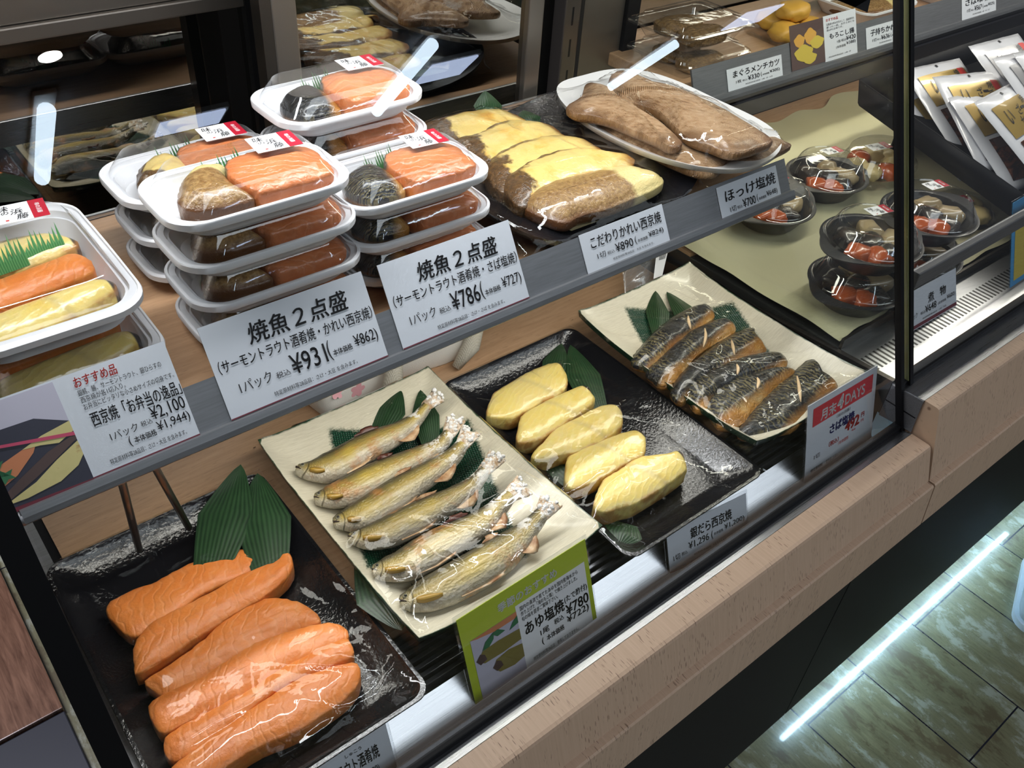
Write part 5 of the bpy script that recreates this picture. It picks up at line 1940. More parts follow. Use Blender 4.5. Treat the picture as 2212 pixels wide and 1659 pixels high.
PIC = lump('pickle_slice', 0.019, M['pickle'], 8, (1.1, 1.0, 0.6))
c = at(1893, 352, 0.885)
oval_pack((c.x, c.y, 0.8625), 0.088, 0.062, 0.052, 'clear oval pack of pink and yellow pickles behind the bowls', 'pickle piece in the clear oval pack behind the bowls', [PIC, PIC, CAR], 7)
c = at(2068, 470, 0.88)
oval_pack((c.x + 0.02, c.y + 0.01, 0.8625), 0.066, 0.056, 0.036, 'clear flat pack of pale food at the foot of the black crate', 'pale food piece in the clear flat pack by the crate', [PIC], 5)

# black crate with pouches
cr = thing('pouch_crate', 'black plastic crate holding gold and silver food pouches', 'crate', (1.56, 0.66, 0.864))
K1, K2 = at_x(1878, 236, 1.40), at_x(2230, 500, 1.40)
yb, yf = K1.y, K2.y
o0 = Vector(cr.location)


def cpart(name, corners, th, nrm):
    bm = bmesh.new()
    a = [Vector(q) - o0 for q in corners]
    nv = Vector(nrm) * th
    A_ = [bm.verts.new(q) for q in a]
    B_ = [bm.verts.new(q + nv) for q in a]
    bm.faces.new(A_)
    bm.faces.new(B_[::-1])
    for i in range(4):
        bm.faces.new((A_[i], B_[i], B_[(i + 1) % 4], A_[(i + 1) % 4]))
    bmesh.ops.bevel(bm, geom=bm.edges[:], offset=0.0012, segments=2, affect='EDGES')
    return link(name, bm, M['crate'], cr)


CX0, CX1 = 1.40, 2.10
YB, YF = yb + 0.02, yf
ZBk, ZFt = K1.z, K2.z
HT = 0.040
top = lambda y: ZBk + (ZFt - ZBk) * (y - YB) / (YF - YB)
cpart('side_wall', [(CX0, YF, top(YF)), (CX0, YB, top(YB)), (CX0, YB + 0.012, top(YB) + HT), (CX0, YF - 0.004, top(YF) + HT)], 0.004, (-1, 0, 0))
cpart('side_wall', [(CX1, YF, top(YF)), (CX1, YB, top(YB)), (CX1, YB + 0.012, top(YB) + HT), (CX1, YF - 0.004, top(YF) + HT)], 0.004, (1, 0, 0))
cpart('floor_panel', [(CX0, YF, top(YF)), (CX1, YF, top(YF)), (CX1, YB, top(YB)), (CX0, YB, top(YB))], 0.004, (0, 0, 1))
cpart('rear_wall', [(CX0, YB, top(YB)), (CX1, YB, top(YB)), (CX1, YB + 0.012, top(YB) + HT), (CX0, YB + 0.012, top(YB) + HT)], 0.004, (0, 1, 0))
cpart('front_wall', [(CX0, YF, top(YF)), (CX1, YF, top(YF)), (CX1, YF - 0.004, top(YF) + HT), (CX0, YF - 0.004, top(YF) + HT)], 0.004, (0, -1, 0))
cpart('rear_foot', [(CX0 + 0.12, YB - 0.02, 0.864), (CX1 - 0.02, YB - 0.02, 0.864), (CX1 - 0.02, YB - 0.02, top(YB) - 0.003), (CX0 + 0.12, YB - 0.02, top(YB) - 0.003)], 0.006, (0, -1, 0))

cpart('front_foot', [(CX0 + 0.02, YF + 0.02, 0.864), (CX1 - 0.02, YF + 0.02, 0.864), (CX1 - 0.02, YF + 0.02, top(YF) - 0.001), (CX0 + 0.02, YF + 0.02, top(YF) - 0.001)], 0.006, (0, -1, 0))


def make_pouch(gold):
    t = thing('food_pouch', '', 'pouch')
    w, h = 0.118, 0.185
    n, m = 16, 22

    def zz(u, v):
        b = max(0.0, 1 - (2 * u - 1) ** 4) * max(0.0, 1 - (2 * v - 1) ** 6)
        return 0.010 * b
    bm = bmesh.new()
    T = [[bm.verts.new(((i / n - 0.5) * w, j / m * h, zz(i / n, j / m) + 0.0012 * noise.noise(Vector((i * 0.6, j * 0.6, 2))))) for i in range(n + 1)] for j in range(m + 1)]
    B = [[bm.verts.new(((i / n - 0.5) * w, j / m * h, -0.6 * zz(i / n, j / m) - 0.0005)) for i in range(n + 1)] for j in range(m + 1)]
    for j in range(m):
        for i in range(n):
            bm.faces.new((T[j][i], T[j][i + 1], T[j + 1][i + 1], T[j + 1][i]))
            bm.faces.new((B[j][i], B[j + 1][i], B[j + 1][i + 1], B[j][i + 1]))
    for i in range(n):
        bm.faces.new((T[0][i], B[0][i], B[0][i + 1], T[0][i + 1]))
        bm.faces.new((T[m][i], T[m][i + 1], B[m][i + 1], B[m][i]))
    for j in range(m):
        bm.faces.new((T[j][0], T[j + 1][0], B[j + 1][0], B[j][0]))
        bm.faces.new((T[j][n], B[j][n], B[j + 1][n], T[j + 1][n]))
    link('pouch_film', bm, M['pouchwhite'], t)

    def patch(name, u0, u1, v0, v1, mat, up, conc=0.0):
        bm = bmesh.new()
        k1, k2 = 10, 10
        g = []
        for j in range(k2 + 1):
            row = []
            for i in range(k1 + 1):
                u, v = u0 + (u1 - u0) * i / k1, v0 + (v1 - v0) * j / k2
                row.append(bm.verts.new(((u - 0.5) * w, v * h, zz(u, v) + 0.0012 + up)))
            g.append(row)
        for j in range(k2):
            for i in range(k1):
                bm.faces.new((g[j][i], g[j][i + 1], g[j + 1][i + 1], g[j + 1][i]))
        return link(name, bm, mat, t)
    patch('food_window', 0.12, 0.88, 0.08, 0.50, M['window'], 0.0)
    lb = patch('front_label', 0.10, 0.90, 0.54, 0.87, M['gold'] if gold else M['silver'], 0.0003)
    patch('red_tab', 0.74, 0.86, 0.76, 0.872, M['inkred'], 0.0006)
    vs, fs = [], []
    for s, x0, y0, x1, y1, sh in (('い', 0.20, 0.66, 0.30, 0.80, 0.3), ('か', 0.36, 0.58, 0.46, 0.69, 0.2), ('ざ', 0.44, 0.70, 0.54, 0.80, 0.2), ('一', 0.54, 0.74, 0.62, 0.765, 0.0), ('番', 0.60, 0.64, 0.70, 0.76, 0.1), ('焼', 0.64, 0.78, 0.73, 0.86, 0.1)):
        m_ = text_mesh(s, 0.0, sh)
        co = np.array([v.co[:2] for v in m_.vertices])
        lo, hi = co.min(0), co.max(0)
        b = len(vs)
        for c_ in (co - lo) / np.maximum(hi - lo, 1e-6):
            u, v = x0 + (x1 - x0) * c_[0], y0 + (y1 - y0) * c_[1]
            vs.append(((u - 0.5) * w, v * h, zz(u, v) + 0.0024))
        fs += [tuple(i + b for i in p.vertices) for p in m_.polygons]
        bpy.data.meshes.remove(m_)
    me = bpy.data.meshes.new('lettering')
    me.from_pydata(vs, [], fs)
    link('lettering', me, M['ink'], t, smooth=False)
    patch('product_tag', 0.16, 0.84, 0.40, 0.49, M['ph_brown'], 0.0004)
    patch('hang_mark', 0.485, 0.515, 0.935, 0.965, M['ink'], 0.0004)
    return t


gold0, silv0 = make_pouch(True), make_pouch(False)
TILT = math.radians(30)


def place_pouch(o, tl, tr, z, lab, group):
    """top edge between two picture points at about height z"""
    A, B = at(*tl, z), at(*tr, z)
    X = (B - A).normalized()
    s = (B - A).length / 0.118
    bk = Vector((-X.y, X.x, 0)).normalized()
    Y = (bk * math.cos(TILT) + Vector((0, 0, 1)) * math.sin(TILT)).normalized()
    X = (X - Y * X.dot(Y)).normalized()
    Z = X.cross(Y)
    top_mid = (A + B) / 2
    s = min(max(s, 1.0), 1.3)
    k = 1.0
    O = top_mid - Y * 0.185 * k
    m = Matrix(((X.x * s, Y.x * k, Z.x, O.x), (X.y * s, Y.y * k, Z.y, O.y), (X.z * s, Y.z * k, Z.z, O.z), (0, 0, 0, 1)))
    o.matrix_world = m
    tag(o, lab, 'pouch', group)


gp = 'gold labelled pouches in the black crate'
sp_ = 'silver labelled pouches in the black crate'
place_pouch(gold0, (1946, 152), (2074, 125), 1.020, 'gold labelled food pouch at the back left of the black crate', gp)
for (tl, tr, z, lab) in (((1930, 205), (2040, 165), 0.985, 'gold labelled food pouch right of the glass joint, second from the left'),
                         ((2014, 166), (2150, 152), 1.028, 'gold labelled food pouch in the middle of the black crate, its red tab uncovered'),
                         ((2046, 212), (2176, 182), 1.012, 'gold labelled food pouch mostly covered by the one at its right'),
                         ((2094, 226), (2200, 170), 1.030, 'gold labelled food pouch nearest the front, tilted, its lettering in full view')):
    place_pouch(copy_tree(gold0), tl, tr, z, lab, gp)
place_pouch(silv0, (2084, 102), (2206, 70), 1.055, 'silver labelled food pouch farthest back in the black crate', sp_)
for (tl, tr, z, lab) in (((2138, 128), (2262, 96), 1.062, 'silver labelled food pouch cut by the right picture edge, middle one'),
                         ((2184, 118), (2310, 90), 1.068, 'silver labelled food pouch farthest right'),):
    place_pouch(copy_tree(silv0), tl, tr, z, lab, sp_)


# clear hinged packs of minced fish cutlets on the second shelf
def hinged(c, w, d, rz):
    t = thing('hinged_pack', '', 'clear pack', c, rz)
    bm = bmesh.new()
    rings(bm, [rrect(w * 0.70, d * 0.70, 0.012, 0), rrect(w * 0.86, d * 0.84, 0.014, 0.020), rrect(w * 0.88, d * 0.86, 0.014, 0.0205), rrect(w, d, 0.016, 0.021), rrect(w, d, 0.016, 0.022)], True, False)
    link('pack_base', bm, M['lid'], t, auto=35)
    bm = bmesh.new()
    rings(bm, [rrect(w * 1.0, d * 1.0, 0.016, 0.0235), rrect(w * 0.97, d * 0.97, 0.016, 0.0255), rrect(w * 0.90, d * 0.88, 0.014, 0.0255), rrect(w * 0.88, d * 0.86, 0.014, 0.029), rrect(w * 0.80, d * 0.77, 0.012, 0.030),
               rrect(w * 0.78, d * 0.75, 0.012, 0.036), rrect(w * 0.66, d * 0.62, 0.012, 0.038), rrect(w * 0.64, d * 0.60, 0.012, 0.0365)], False, True)
    link('pack_lid', bm, M['lid'], t, auto=35)
    return t


def cutlet_mesh():
    me, c = pillow_mesh('fish_cutlet', [(-0.034, -0.020), (0, -0.026), (0.034, -0.020), (0.042, 0.0), (0.034, 0.020), (0, 0.026), (-0.034, 0.020), (-0.042, 0)], 0.019, seed=77, rough=0.0022, edge=0.7)
    me.materials.append(M['crumb'])
    return me


CUT = cutlet_mesh()
hz = 1.0505
hc = at(1562, 140, 1.070)
hc.y = 0.892
h0 = hinged((hc.x, hc.y, hz), 0.168, 0.124, 0.0)
tag(h0, 'clear hinged pack of brown cutlets, lower of the two behind the 330 yen card', 'clear pack', 'clear packs of cutlets')
h1 = copy_tree(h0)
h1.location = (hc.x - 0.004, hc.y + 0.002, hz + 0.0395)
tag(h1, 'clear hinged pack of brown cutlets, upper of the two behind the 330 yen card', 'clear pack', 'clear packs of cutlets')
for hp, wd_ in ((h0, 'lower'), (h1, 'upper')):
    for k, dy in enumerate((-0.026, 0.026)):
        place_mesh('fish_cutlet', CUT, Vector(hp.location) + Vector((0, dy * 0.95, 0.003)), 0.0, f'brown breaded cutlet, {"front" if k == 0 else "rear"} one in the {wd_} clear hinged pack', 'cutlet', 'cutlets in the clear packs')
# bag of golden fritters behind the もろこし card
fc = at(1742, 78, 1.075)
fc.y = 0.895
fc.x = 1.36
FR = lump('corn_fritter', 0.024, M['fritter'], 4, (1.3, 1.0, 0.6))
ft = thing('fritter_tray', 'clear tray under the golden fritters behind the 420 yen card', 'tray', (fc.x, fc.y, hz))
bm = bmesh.new()
rings(bm, [rrect(0.12, 0.10, 0.02, 0), rrect(0.14, 0.12, 0.02, 0.02)], True, False)
link('tray_shell', bm, M['lid'], ft)
for k, (dx, dy, dz) in enumerate(((-0.030, -0.02, 0.016), (0.028, -0.022, 0.016), (-0.002, 0.026, 0.016), (0.0, -0.004, 0.041))):
    place_mesh('corn_fritter', FR, Vector(ft.location) + Vector((dx, dy, dz)), k * 1.1, ['golden fritter at the front left of the clear tray', 'golden fritter at the front right of the clear tray', 'golden fritter at the back of the clear tray', 'golden fritter on top of the others in the clear tray'][k], 'fritter', 'fritters behind the 420 yen card')


def white_dish(px, z, w, d, lab):
    c = at(*px, z)
    t = thing('white_dish', lab, 'dish', (c.x + 0.03, 0.902, hz))
    bm = bmesh.new()
    rings(bm, [rrect(w * 0.8, d * 0.78, 0.02, 0), rrect(w * 0.97, d * 0.96, 0.025, 0.020), rrect(w, d, 0.026, 0.022), rrect(w, d, 0.026, 0.025), rrect(w * 0.95, d * 0.94, 0.024, 0.025), rrect(w * 0.80, d * 0.76, 0.02, 0.005)])
    link('dish_shell', bm, M['whitetray'], t, auto=40)
    return t


wd1 = white_dish((1912, 30), 1.07, 0.17, 0.13, 'white dish of simmered flounder behind the 636 yen card')
wd2 = white_dish((2075, -14), 1.07, 0.19, 0.13, 'white dish at the top right beside the 567 yen card')
SIM = local_piece('simmered_flounder', [(-0.07, -0.03), (0, -0.045), (0.07, -0.03), (0.08, 0.0), (0.06, 0.035), (0, 0.045), (-0.07, 0.03)], 0.02, M['kareiskin'], seed=15, rough=0.001)
place_mesh('simmered_flounder', SIM[0], Vector(wd1.location) + Vector((0, 0, 0.0055)), 0, 'brown simmered flounder on the white dish behind the 636 yen card', 'fish')
place_mesh('simmered_mackerel', SIM[0], Vector(wd2.location) + Vector((0, 0, 0.0055)), 0.1, 'brown simmered mackerel on the white dish beside the 567 yen card', 'fish')

# ------------------------------------------------------------------ things on the rear work board
# cotton pouch with blossoms and straps
bgc = at(870, 830, 0.80)
bx0, bx1 = at(712, 868, 0.80), at(1042, 742, 0.80)
bag = thing('cotton_bag', 'white cotton bag with pink blossoms and woven straps on the wooden deck under the shelf', 'bag', (bgc.x, 0.80, 0.798))
bw = (bx1.x - bx0.x)
pts = [(-bw / 2, -0.055), (-bw / 2 + 0.04, -0.062), (0, -0.050), (bw / 2 - 0.04, -0.058), (bw / 2, -0.045), (bw / 2 - 0.004, 0.06), (0, 0.07), (-bw / 2 + 0.004, 0.06)]
me, c = pillow_mesh('bag_body', pts, 0.052, seed=3, rough=0.0016, edge=0.8)
bo = link('bag_body', me, M['canvas'], bag)
bo.location = (c[0], c[1], 0)
for a, b, w_ in (((1030, 722), (985, 800), 0.012), ((850, 770), (832, 850), 0.012)):
    A, B = at_y(a[0], a[1], 0.742), at_y(b[0], b[1], 0.728)
    A.z = max(A.z, 0.852)
    B.z = max(B.z, 0.803)
    bm = tube([Vector((A.x, 0.80, 0.855)) - bag.location, A - bag.location, A.lerp(B, 0.5) + Vector((0.003, -0.006, 0)) - bag.location, B - bag.location], [w_ * 0.8, w_, w_, w_ * 0.5], n=10)
    link('strap', bm, M['strap'], bag)
bbv = BVHTree.FromPolygons([v.co + bo.location + bag.location for v in me.vertices], [tuple(p.vertices) for p in me.polygons])
for (fx, fy, r) in ((772, 842, 0.011), (790, 868, 0.009), (726, 848, 0.009), (1020, 755, 0.009)):
    hit = bbv.ray_cast(Vector((0, 0, CAMZ)), Vector(ray(fx, fy)).normalized())
    if not hit[0]:
        continue
    p = hit[0] + hit[1] * 0.0004
    bm = bmesh.new()
    vs = []
    for k in range(30):
        a = 2 * math.pi * k / 30
        rr_ = r * (0.62 + 0.38 * abs(math.cos(2.5 * a)))
        vs.append(bm.verts.new((rr_ * math.cos(a), rr_ * math.sin(a), 0.0003)))
    bm.faces.new(vs)
    o = link('blossom_print', bm, M['pinkflower'], bag, smooth=False)
    o.location = p - bag.location
    o.rotation_euler = hit[1].to_track_quat('Z', 'Y').to_euler()
# clear bag with a barcode label
pc = at(1408, 610, 0.80)
pb = thing('clear_bag', 'clear plastic bag with a barcode label lying behind the mackerel plate', 'bag', (pc.x, pc.y + 0.02, 0.799))
bm = bmesh.new()
C4 = [at(1350, 640, 0.803), at(1415, 640, 0.803), at(1440, 535, 0.84), at(1345, 590, 0.84)]
bm = quad_sheet([p - pb.location for p in C4], 10, 10, lambda u, v: (0, 0, 0.012 * math.sin(math.pi * u) + 0.003 * noise.noise(Vector((u * 5, v * 5, 1)))))
r = bmesh.ops.solidify(bm, geom=bm.faces[:], thickness=0.012)
link('bag_film', bm, M['bag'], pb)
Q = [at(1405, 612, 0.822), at(1424, 605, 0.822), at(1438, 545, 0.846), at(1412, 552, 0.846)]
bm = quad_sheet([p - pb.location + Vector((0, -0.004, 0.010)) for p in Q], 2, 2)
lb_ = link('barcode_label', bm, M['paper'], pb, smooth=False)
bm = bmesh.new()
base = [p - pb.location + Vector((0, -0.0045, 0.0107)) for p in Q]
for k in range(12):
    a0_, a1_ = 0.30 + 0.05 * k, 0.30 + 0.05 * k + (0.018 if k % 3 else 0.03)
    lo_, hi_ = 0.62, 0.92
    q = lambda u, v: (base[0] * (1 - u) + base[1] * u) * (1 - v) + (base[3] * (1 - u) + base[2] * u) * v
    bm.faces.new([bm.verts.new(q(a0_, lo_)), bm.verts.new(q(a1_, lo_)), bm.verts.new(q(a1_, hi_)), bm.verts.new(q(a0_, hi_))])
link('barcode', bm, M['ink'], lb_, smooth=False)

# shoe of someone standing in the aisle
sc_ = at(2262, 1290, 0.045)
sh = thing('shoe', 'pale blue shoe cut off by the right picture edge on the plank floor', 'shoe', (sc_.x, sc_.y, 0.0))
bm = bmesh.new()
rs = []
for k, (x, w_, h_) in enumerate(((-0.075, 0.028, 0.030), (-0.068, 0.042, 0.042), (-0.045, 0.048, 0.058), (0.0, 0.048, 0.075), (0.05, 0.042, 0.088), (0.10, 0.040, 0.092), (0.15, 0.036, 0.080))):
    rs.append([Vector((w_ * math.cos(2 * math.pi * i / 20), x, 0.014 + max(0.0, h_ * 0.5 + h_ * 0.5 * math.sin(2 * math.pi * i / 20)))) for i in range(20)])
rings(bm, rs)
u1 = link('shoe_upper', bm, M['shoe'], sh)
bm = bmesh.new()
rings(bm, [[Vector((q.x * 1.06, q.y * 1.05 + 0.0, z)) for q in rrect(0.092, 0.235, 0.040, 0, cy=0.038)] for z in (0.0005, 0.016)])
u2 = link('shoe_sole', bm, M['sole'], sh, auto=40)
sh.rotation_euler = (0, 0, math.radians(-70))


# ------------------------------------------------------------------ price cards
def card(name, label, w, h, mw, lines=(), mats=None, stripe=None, th=0.0007, sleeve=0.0, cat='price card'):
    t = thing(name, label, cat, mw=mw)
    bm = bmesh.new()
    bm_box(bm, (w / 2, h / 2, -th / 2), (w, h, th))
    link('card_sheet', bm, M['card'], t, smooth=False)
    if stripe:
        flat('bottom_stripe', 0, stripe[0], 1, stripe[1], w, h, M['maroon'], t)
    for nm, mk, ln in lines:
        lettering(nm, ln, w, h, M[mk], t, 0.0006)
    if sleeve:
        bm = bmesh.new()
        bm_box(bm, (w / 2, h / 2 + sleeve * 0.2, -0.0016), (w + sleeve * 2, h + sleeve * 2, 0.0012))
        bm_box(bm, (w / 2, -0.0012, -0.009), (w + sleeve * 2, 0.0012, 0.016))
        link('acrylic_holder', bm, M['acryl'], t, smooth=False)
    return t


def lip_matrix(x0, s0, base=L0, U=LU, N=LN, off=0.0012):
    O = Vector((x0, base.y, base.z)) + U * s0 + N * off
    X = Vector((1, 0, 0))
    return Matrix(((X.x, U.x, N.x, O.x), (X.y, U.y, N.y, O.y), (X.z, U.z, N.z, O.z), (0, 0, 0, 1)))


def px_card(bl, br, tl, z0, lean):
    BLp, BRp = at(*bl, z0), at(*br, z0)
    X = (BRp - BLp)
    w = X.length
    X.normalize()
    bk = Vector((-X.y, X.x, 0))
    U = (Vector((0, 0, 1)) * math.cos(lean) + bk * math.sin(lean)).normalized()
    N = X.cross(U)
    d = Vector(ray(*tl))
    o = Vector((0, 0, CAMZ))
    tt = (BLp - o).dot(N) / d.dot(N)
    h = ((o + d * tt) - BLp).dot(U)
    return w, h, Matrix(((X.x, U.x, N.x, BLp.x), (X.y, U.y, N.y, BLp.y), (X.z, U.z, N.z, BLp.z), (0, 0, 0, 1)))


MINI = '特定原材料等28品目：'


def pack_card(kind, price, net, allergen):
    return [('title_lettering', 'ink', [('焼魚２点盛', 0.24, 0.66, 0.86, 0.88, 0.016, 0.12)]),
            ('lettering', 'ink', [(f'（サーモントラウト酒肴焼・{kind}）', 0.03, 0.475, 0.985, 0.615, 0.008, 0.08), ('1パック', 0.10, 0.22, 0.29, 0.345, 0.0), ('税込', 0.315, 0.225, 0.40, 0.295, 0.0),
                                  (f'¥{price}', 0.415, 0.20, 0.635, 0.415, 0.006), ('(', 0.645, 0.19, 0.668, 0.42, 0.0), ('本体価格', 0.675, 0.23, 0.80, 0.30, 0.01), (f'¥{net})', 0.82, 0.20, 0.975, 0.365, 0.004),
                                  (f'{MINI}{allergen} を含みます。', 0.27, 0.06, 0.80, 0.115, 0.0)])]


# on the price rail of the shelf (x from, height on the rail)
card('price_card', 'large white card reading 931 yen, before the tallest front stack of trays', 0.152, 0.0805, lip_matrix(0.185, 0.0070), pack_card('かれい西京焼', 931, 862, 'さけ・大豆'), stripe=(0.0, 0.014), sleeve=0.0)
card('price_card', 'large white card reading 786 yen, left of the flounder slices', 0.151, 0.0805, lip_matrix(0.3535, 0.0070), pack_card('さば塩焼', 786, 727, 'さけ・さば'), stripe=(0.0, 0.014), sleeve=0.0)
c1 = card('price_card', 'white card priced 2,100 yen with a food photo at its left', 0.151, 0.0805, lip_matrix(0.0065, 0.0064), [
    ('red_lettering', 'inkred', [('おすすめ品', 0.525, 0.855, 0.735, 0.955, 0.014, 0.1)]),
    ('lettering', 'ink', [('銀鱈、鰆、サーモントラウト、銀ひらすの', 0.525, 0.775, 0.945, 0.835, 0.0), ('西京焼が各1切入り。', 0.525, 0.705, 0.745, 0.765, 0.0), ('お弁当にピッタリな小さめサイズの切身です。', 0.525, 0.635, 0.985, 0.695, 0.0),
                          ('西京焼「お弁当の逸品」', 0.535, 0.455, 0.995, 0.60, 0.012), ('1パック', 0.585, 0.27, 0.725, 0.355, 0.0), ('税込', 0.742, 0.29, 0.802, 0.345, 0.0), ('¥2,100', 0.805, 0.295, 0.985, 0.445, 0.006),
                          ('(', 0.658, 0.145, 0.672, 0.255, 0.0), ('本体価格', 0.685, 0.165, 0.80, 0.23, 0.01), ('¥1,944)', 0.812, 0.165, 0.985, 0.285, 0.004), (f'{MINI}さけ・大豆 を含みます。', 0.54, 0.06, 0.94, 0.115, 0.0)])], stripe=(0.0, 0.014))
w_, h_ = 0.151, 0.0805
tag(c1)
ph = flat('food_photo', -0.03, -0.01, 0.44, 0.985, w_, h_, M['lilac'], c1, 0.0005)
poly('photo_dish', [(-0.03, 0.015), (0.44, -0.005), (0.44, 0.60), (0.30, 0.73), (0.12, 0.74), (-0.03, 0.65)], w_, h_, M['ph_dark'], ph, 0.0007)
poly('photo_band', [(-0.03, -0.01), (0.44, -0.01), (0.44, 0.010), (-0.03, 0.04)], w_, h_, M['maroon'], ph, 0.0009)
poly('photo_salmon', [(-0.03, 0.22), (0.0, 0.20), (0.14, 0.30), (0.24, 0.44), (0.27, 0.52), (0.20, 0.50), (0.05, 0.42), (-0.03, 0.41)], w_, h_, M['ph_orange'], ph, 0.0010)
poly('photo_cod', [(0.03, 0.08), (0.14, 0.07), (0.30, 0.10), (0.40, 0.18), (0.44, 0.26), (0.44, 0.40), (0.32, 0.30), (0.20, 0.18)], w_, h_, M['ph_cod'], ph, 0.0011)
poly('photo_skin', [(0.02, 0.14), (0.05, 0.10), (0.20, 0.21), (0.33, 0.32), (0.44, 0.42), (0.44, 0.47), (0.30, 0.40), (0.14, 0.26)], w_, h_, M['ph_brown'], ph, 0.0012)
poly('photo_cod', [(0.20, 0.50), (0.30, 0.56), (0.44, 0.60), (0.44, 0.50), (0.36, 0.44), (0.28, 0.48)], w_, h_, M['ph_cod'], ph, 0.0011)
poly('photo_stalk', [(-0.02, 0.665), (0.44, 0.49), (0.44, 0.455), (-0.02, 0.64)], w_, h_, M['ph_pink'], ph, 0.0014)
for cx_, cy_, r_ in ((0.04, 0.40, 0.085), (0.09, 0.33, 0.05), (-0.01, 0.33, 0.055)):
    poly('photo_herb', [(cx_ + r_ * math.cos(a) * (1.0 if k % 2 else 0.45), cy_ + 1.5 * r_ * math.sin(a) * (1.0 if k % 2 else 0.45)) for k, a in enumerate([2 * math.pi * q / 10 for q in range(10)])], w_, h_, M['ph_green'], ph, 0.0015)


def small_card(title, unit, price, net, note):
    return [('title_lettering', 'ink', [(title, 0.10, 0.56, 0.95, 0.86, 0.012, 0.08)]),
            ('lettering', 'ink', [(unit, 0.14, 0.27, 0.235, 0.42, 0.0), ('税込', 0.255, 0.285, 0.34, 0.37, 0.0), (f'¥{price}', 0.355, 0.26, 0.565, 0.475, 0.004), ('(', 0.59, 0.25, 0.61, 0.47, 0.0), ('本体価格', 0.62, 0.29, 0.745, 0.37, 0.01),
                                  (f'¥{net})', 0.76, 0.27, 0.945, 0.44, 0.004), (MINI + note, 0.30, 0.10, 0.80, 0.165, 0.0)])]


card('price_card', 'small white card priced 890 yen on the shelf rail below the flounder slices', 0.125, 0.0425, lip_matrix(0.585, 0.0055), small_card('こだわりかれい西京焼', '1切', '890', '824', '大豆 を含みます。'))
card('price_card', 'small white card priced 700 yen at the right end of the shelf rail', 0.110, 0.046, lip_matrix(0.800, -0.0035), small_card('ほっけ塩焼', '1切', '700', '648', '使用しておりません。'))

# standing cards on the lower deck front
lw, lh, m = px_card((1448, 1246), (1616, 1158), (1434, 1153), 0.758, math.radians(22))
t = card('price_card', 'small white card priced 1,296 yen in front of the sablefish tray', lw, lh, m, [
    ('title_lettering', 'ink', [('銀だら西京焼', 0.28, 0.60, 0.80, 0.84, 0.012)]),
    ('lettering', 'ink', [('1切', 0.055, 0.30, 0.135, 0.43, 0.0), ('税込', 0.155, 0.33, 0.225, 0.41, 0.0), ('¥1,296', 0.245, 0.37, 0.50, 0.55, 0.0), ('(', 0.53, 0.36, 0.55, 0.55, 0.0), ('本体価格', 0.56, 0.42, 0.68, 0.49, 0.0), ('¥1,200)', 0.70, 0.40, 0.96, 0.55, 0.0),
                          (f'{MINI}大豆 を含みます。', 0.30, 0.20, 0.72, 0.25, 0.0)])], stripe=(0.045, 0.115), sleeve=0.003)
lw, lh, m = px_card((1737, 1049), (1881, 954), (1729, 888), 0.758, math.radians(16))
t = card('price_card', 'white card with a red band, priced 492 yen, before the mackerel fillets', lw, lh, m, [
    ('white_lettering', 'inkwhite', [('月末', 0.185, 0.725, 0.40, 0.86, 0.03), ('4', 0.42, 0.735, 0.50, 0.90, 0.05, 0.1), ('DAYS', 0.53, 0.74, 0.82, 0.865, 0.02)]),
    ('lettering', 'inkgrey', [('（味の浜藤）', 0.42, 0.63, 0.62, 0.675, 0.0), ('1切', 0.12, 0.265, 0.20, 0.325, 0.0), ('特定原材料', 0.08, 0.115, 0.25, 0.16, 0.02), ('販売員にお尋ねください', 0.30, 0.11, 0.57, 0.16, 0.0)]),
    ('navy_lettering', 'inknavy', [('さば塩焼', 0.33, 0.475, 0.69, 0.595, 0.03)]),
    ('red_lettering', 'inkred', [('492', 0.565, 0.375, 0.77, 0.505, 0.04), ('円', 0.80, 0.44, 0.845, 0.50, 0.02), ('（税込）', 0.33, 0.31, 0.47, 0.375, 0.02), ('（本体価格', 0.47, 0.255, 0.62, 0.305, 0.0), ('456', 0.665, 0.325, 0.72, 0.355, 0.0), ('円', 0.80, 0.37, 0.84, 0.41, 0.0)])], sleeve=0.0015)
rb = flat('red_band', 0.075, 0.70, 0.94, 0.925, lw, lh, M['bandred'], t, 0.0003)
lw, lh, m = px_card((1030, 1532), (1291, 1347), (984, 1342), 0.758, math.radians(20))
t = card('price_card', 'lime green bordered card with fish photo, priced 780 yen', lw, lh, m, [
    ('white_lettering', 'inkwhite', [('季節のおすすめ', 0.28, 0.815, 0.74, 0.905, 0.03)]),
    ('lettering', 'ink', [('国内の清流で育てたあゆを国内産海水から', 0.43, 0.695, 0.90, 0.745, 0.004), ('作り上げた「海のもと塩」で焼き上げました。', 0.43, 0.635, 0.89, 0.685, 0.004), ('旬の味を是非ご賞味下さい。', 0.43, 0.575, 0.72, 0.625, 0.004),
                          ('あゆ塩焼', 0.44, 0.405, 0.755, 0.545, 0.022), ('(たで酢付)', 0.765, 0.46, 0.955, 0.545, 0.012), ('1尾', 0.545, 0.30, 0.615, 0.365, 0.012), ('税込', 0.66, 0.315, 0.74, 0.375, 0.012), ('¥780', 0.765, 0.325, 0.955, 0.44, 0.018),
                          ('(', 0.545, 0.185, 0.56, 0.27, 0.006), ('本体価格', 0.585, 0.20, 0.73, 0.265, 0.014), ('¥722)', 0.76, 0.215, 0.945, 0.315, 0.012), ('特定原材料等28品目：使用しておりません。', 0.46, 0.085, 0.84, 0.13, 0.0)])], sleeve=0.003)
t_sheet = [c for c in t.children if c.name.startswith('card_sheet')][0]
t_sheet.data.materials.clear()
t_sheet.data.materials.append(M['lime'])
flat('white_panel', 0.40, 0.05, 0.965, 0.775, lw, lh, M['paper'], t, 0.0002)
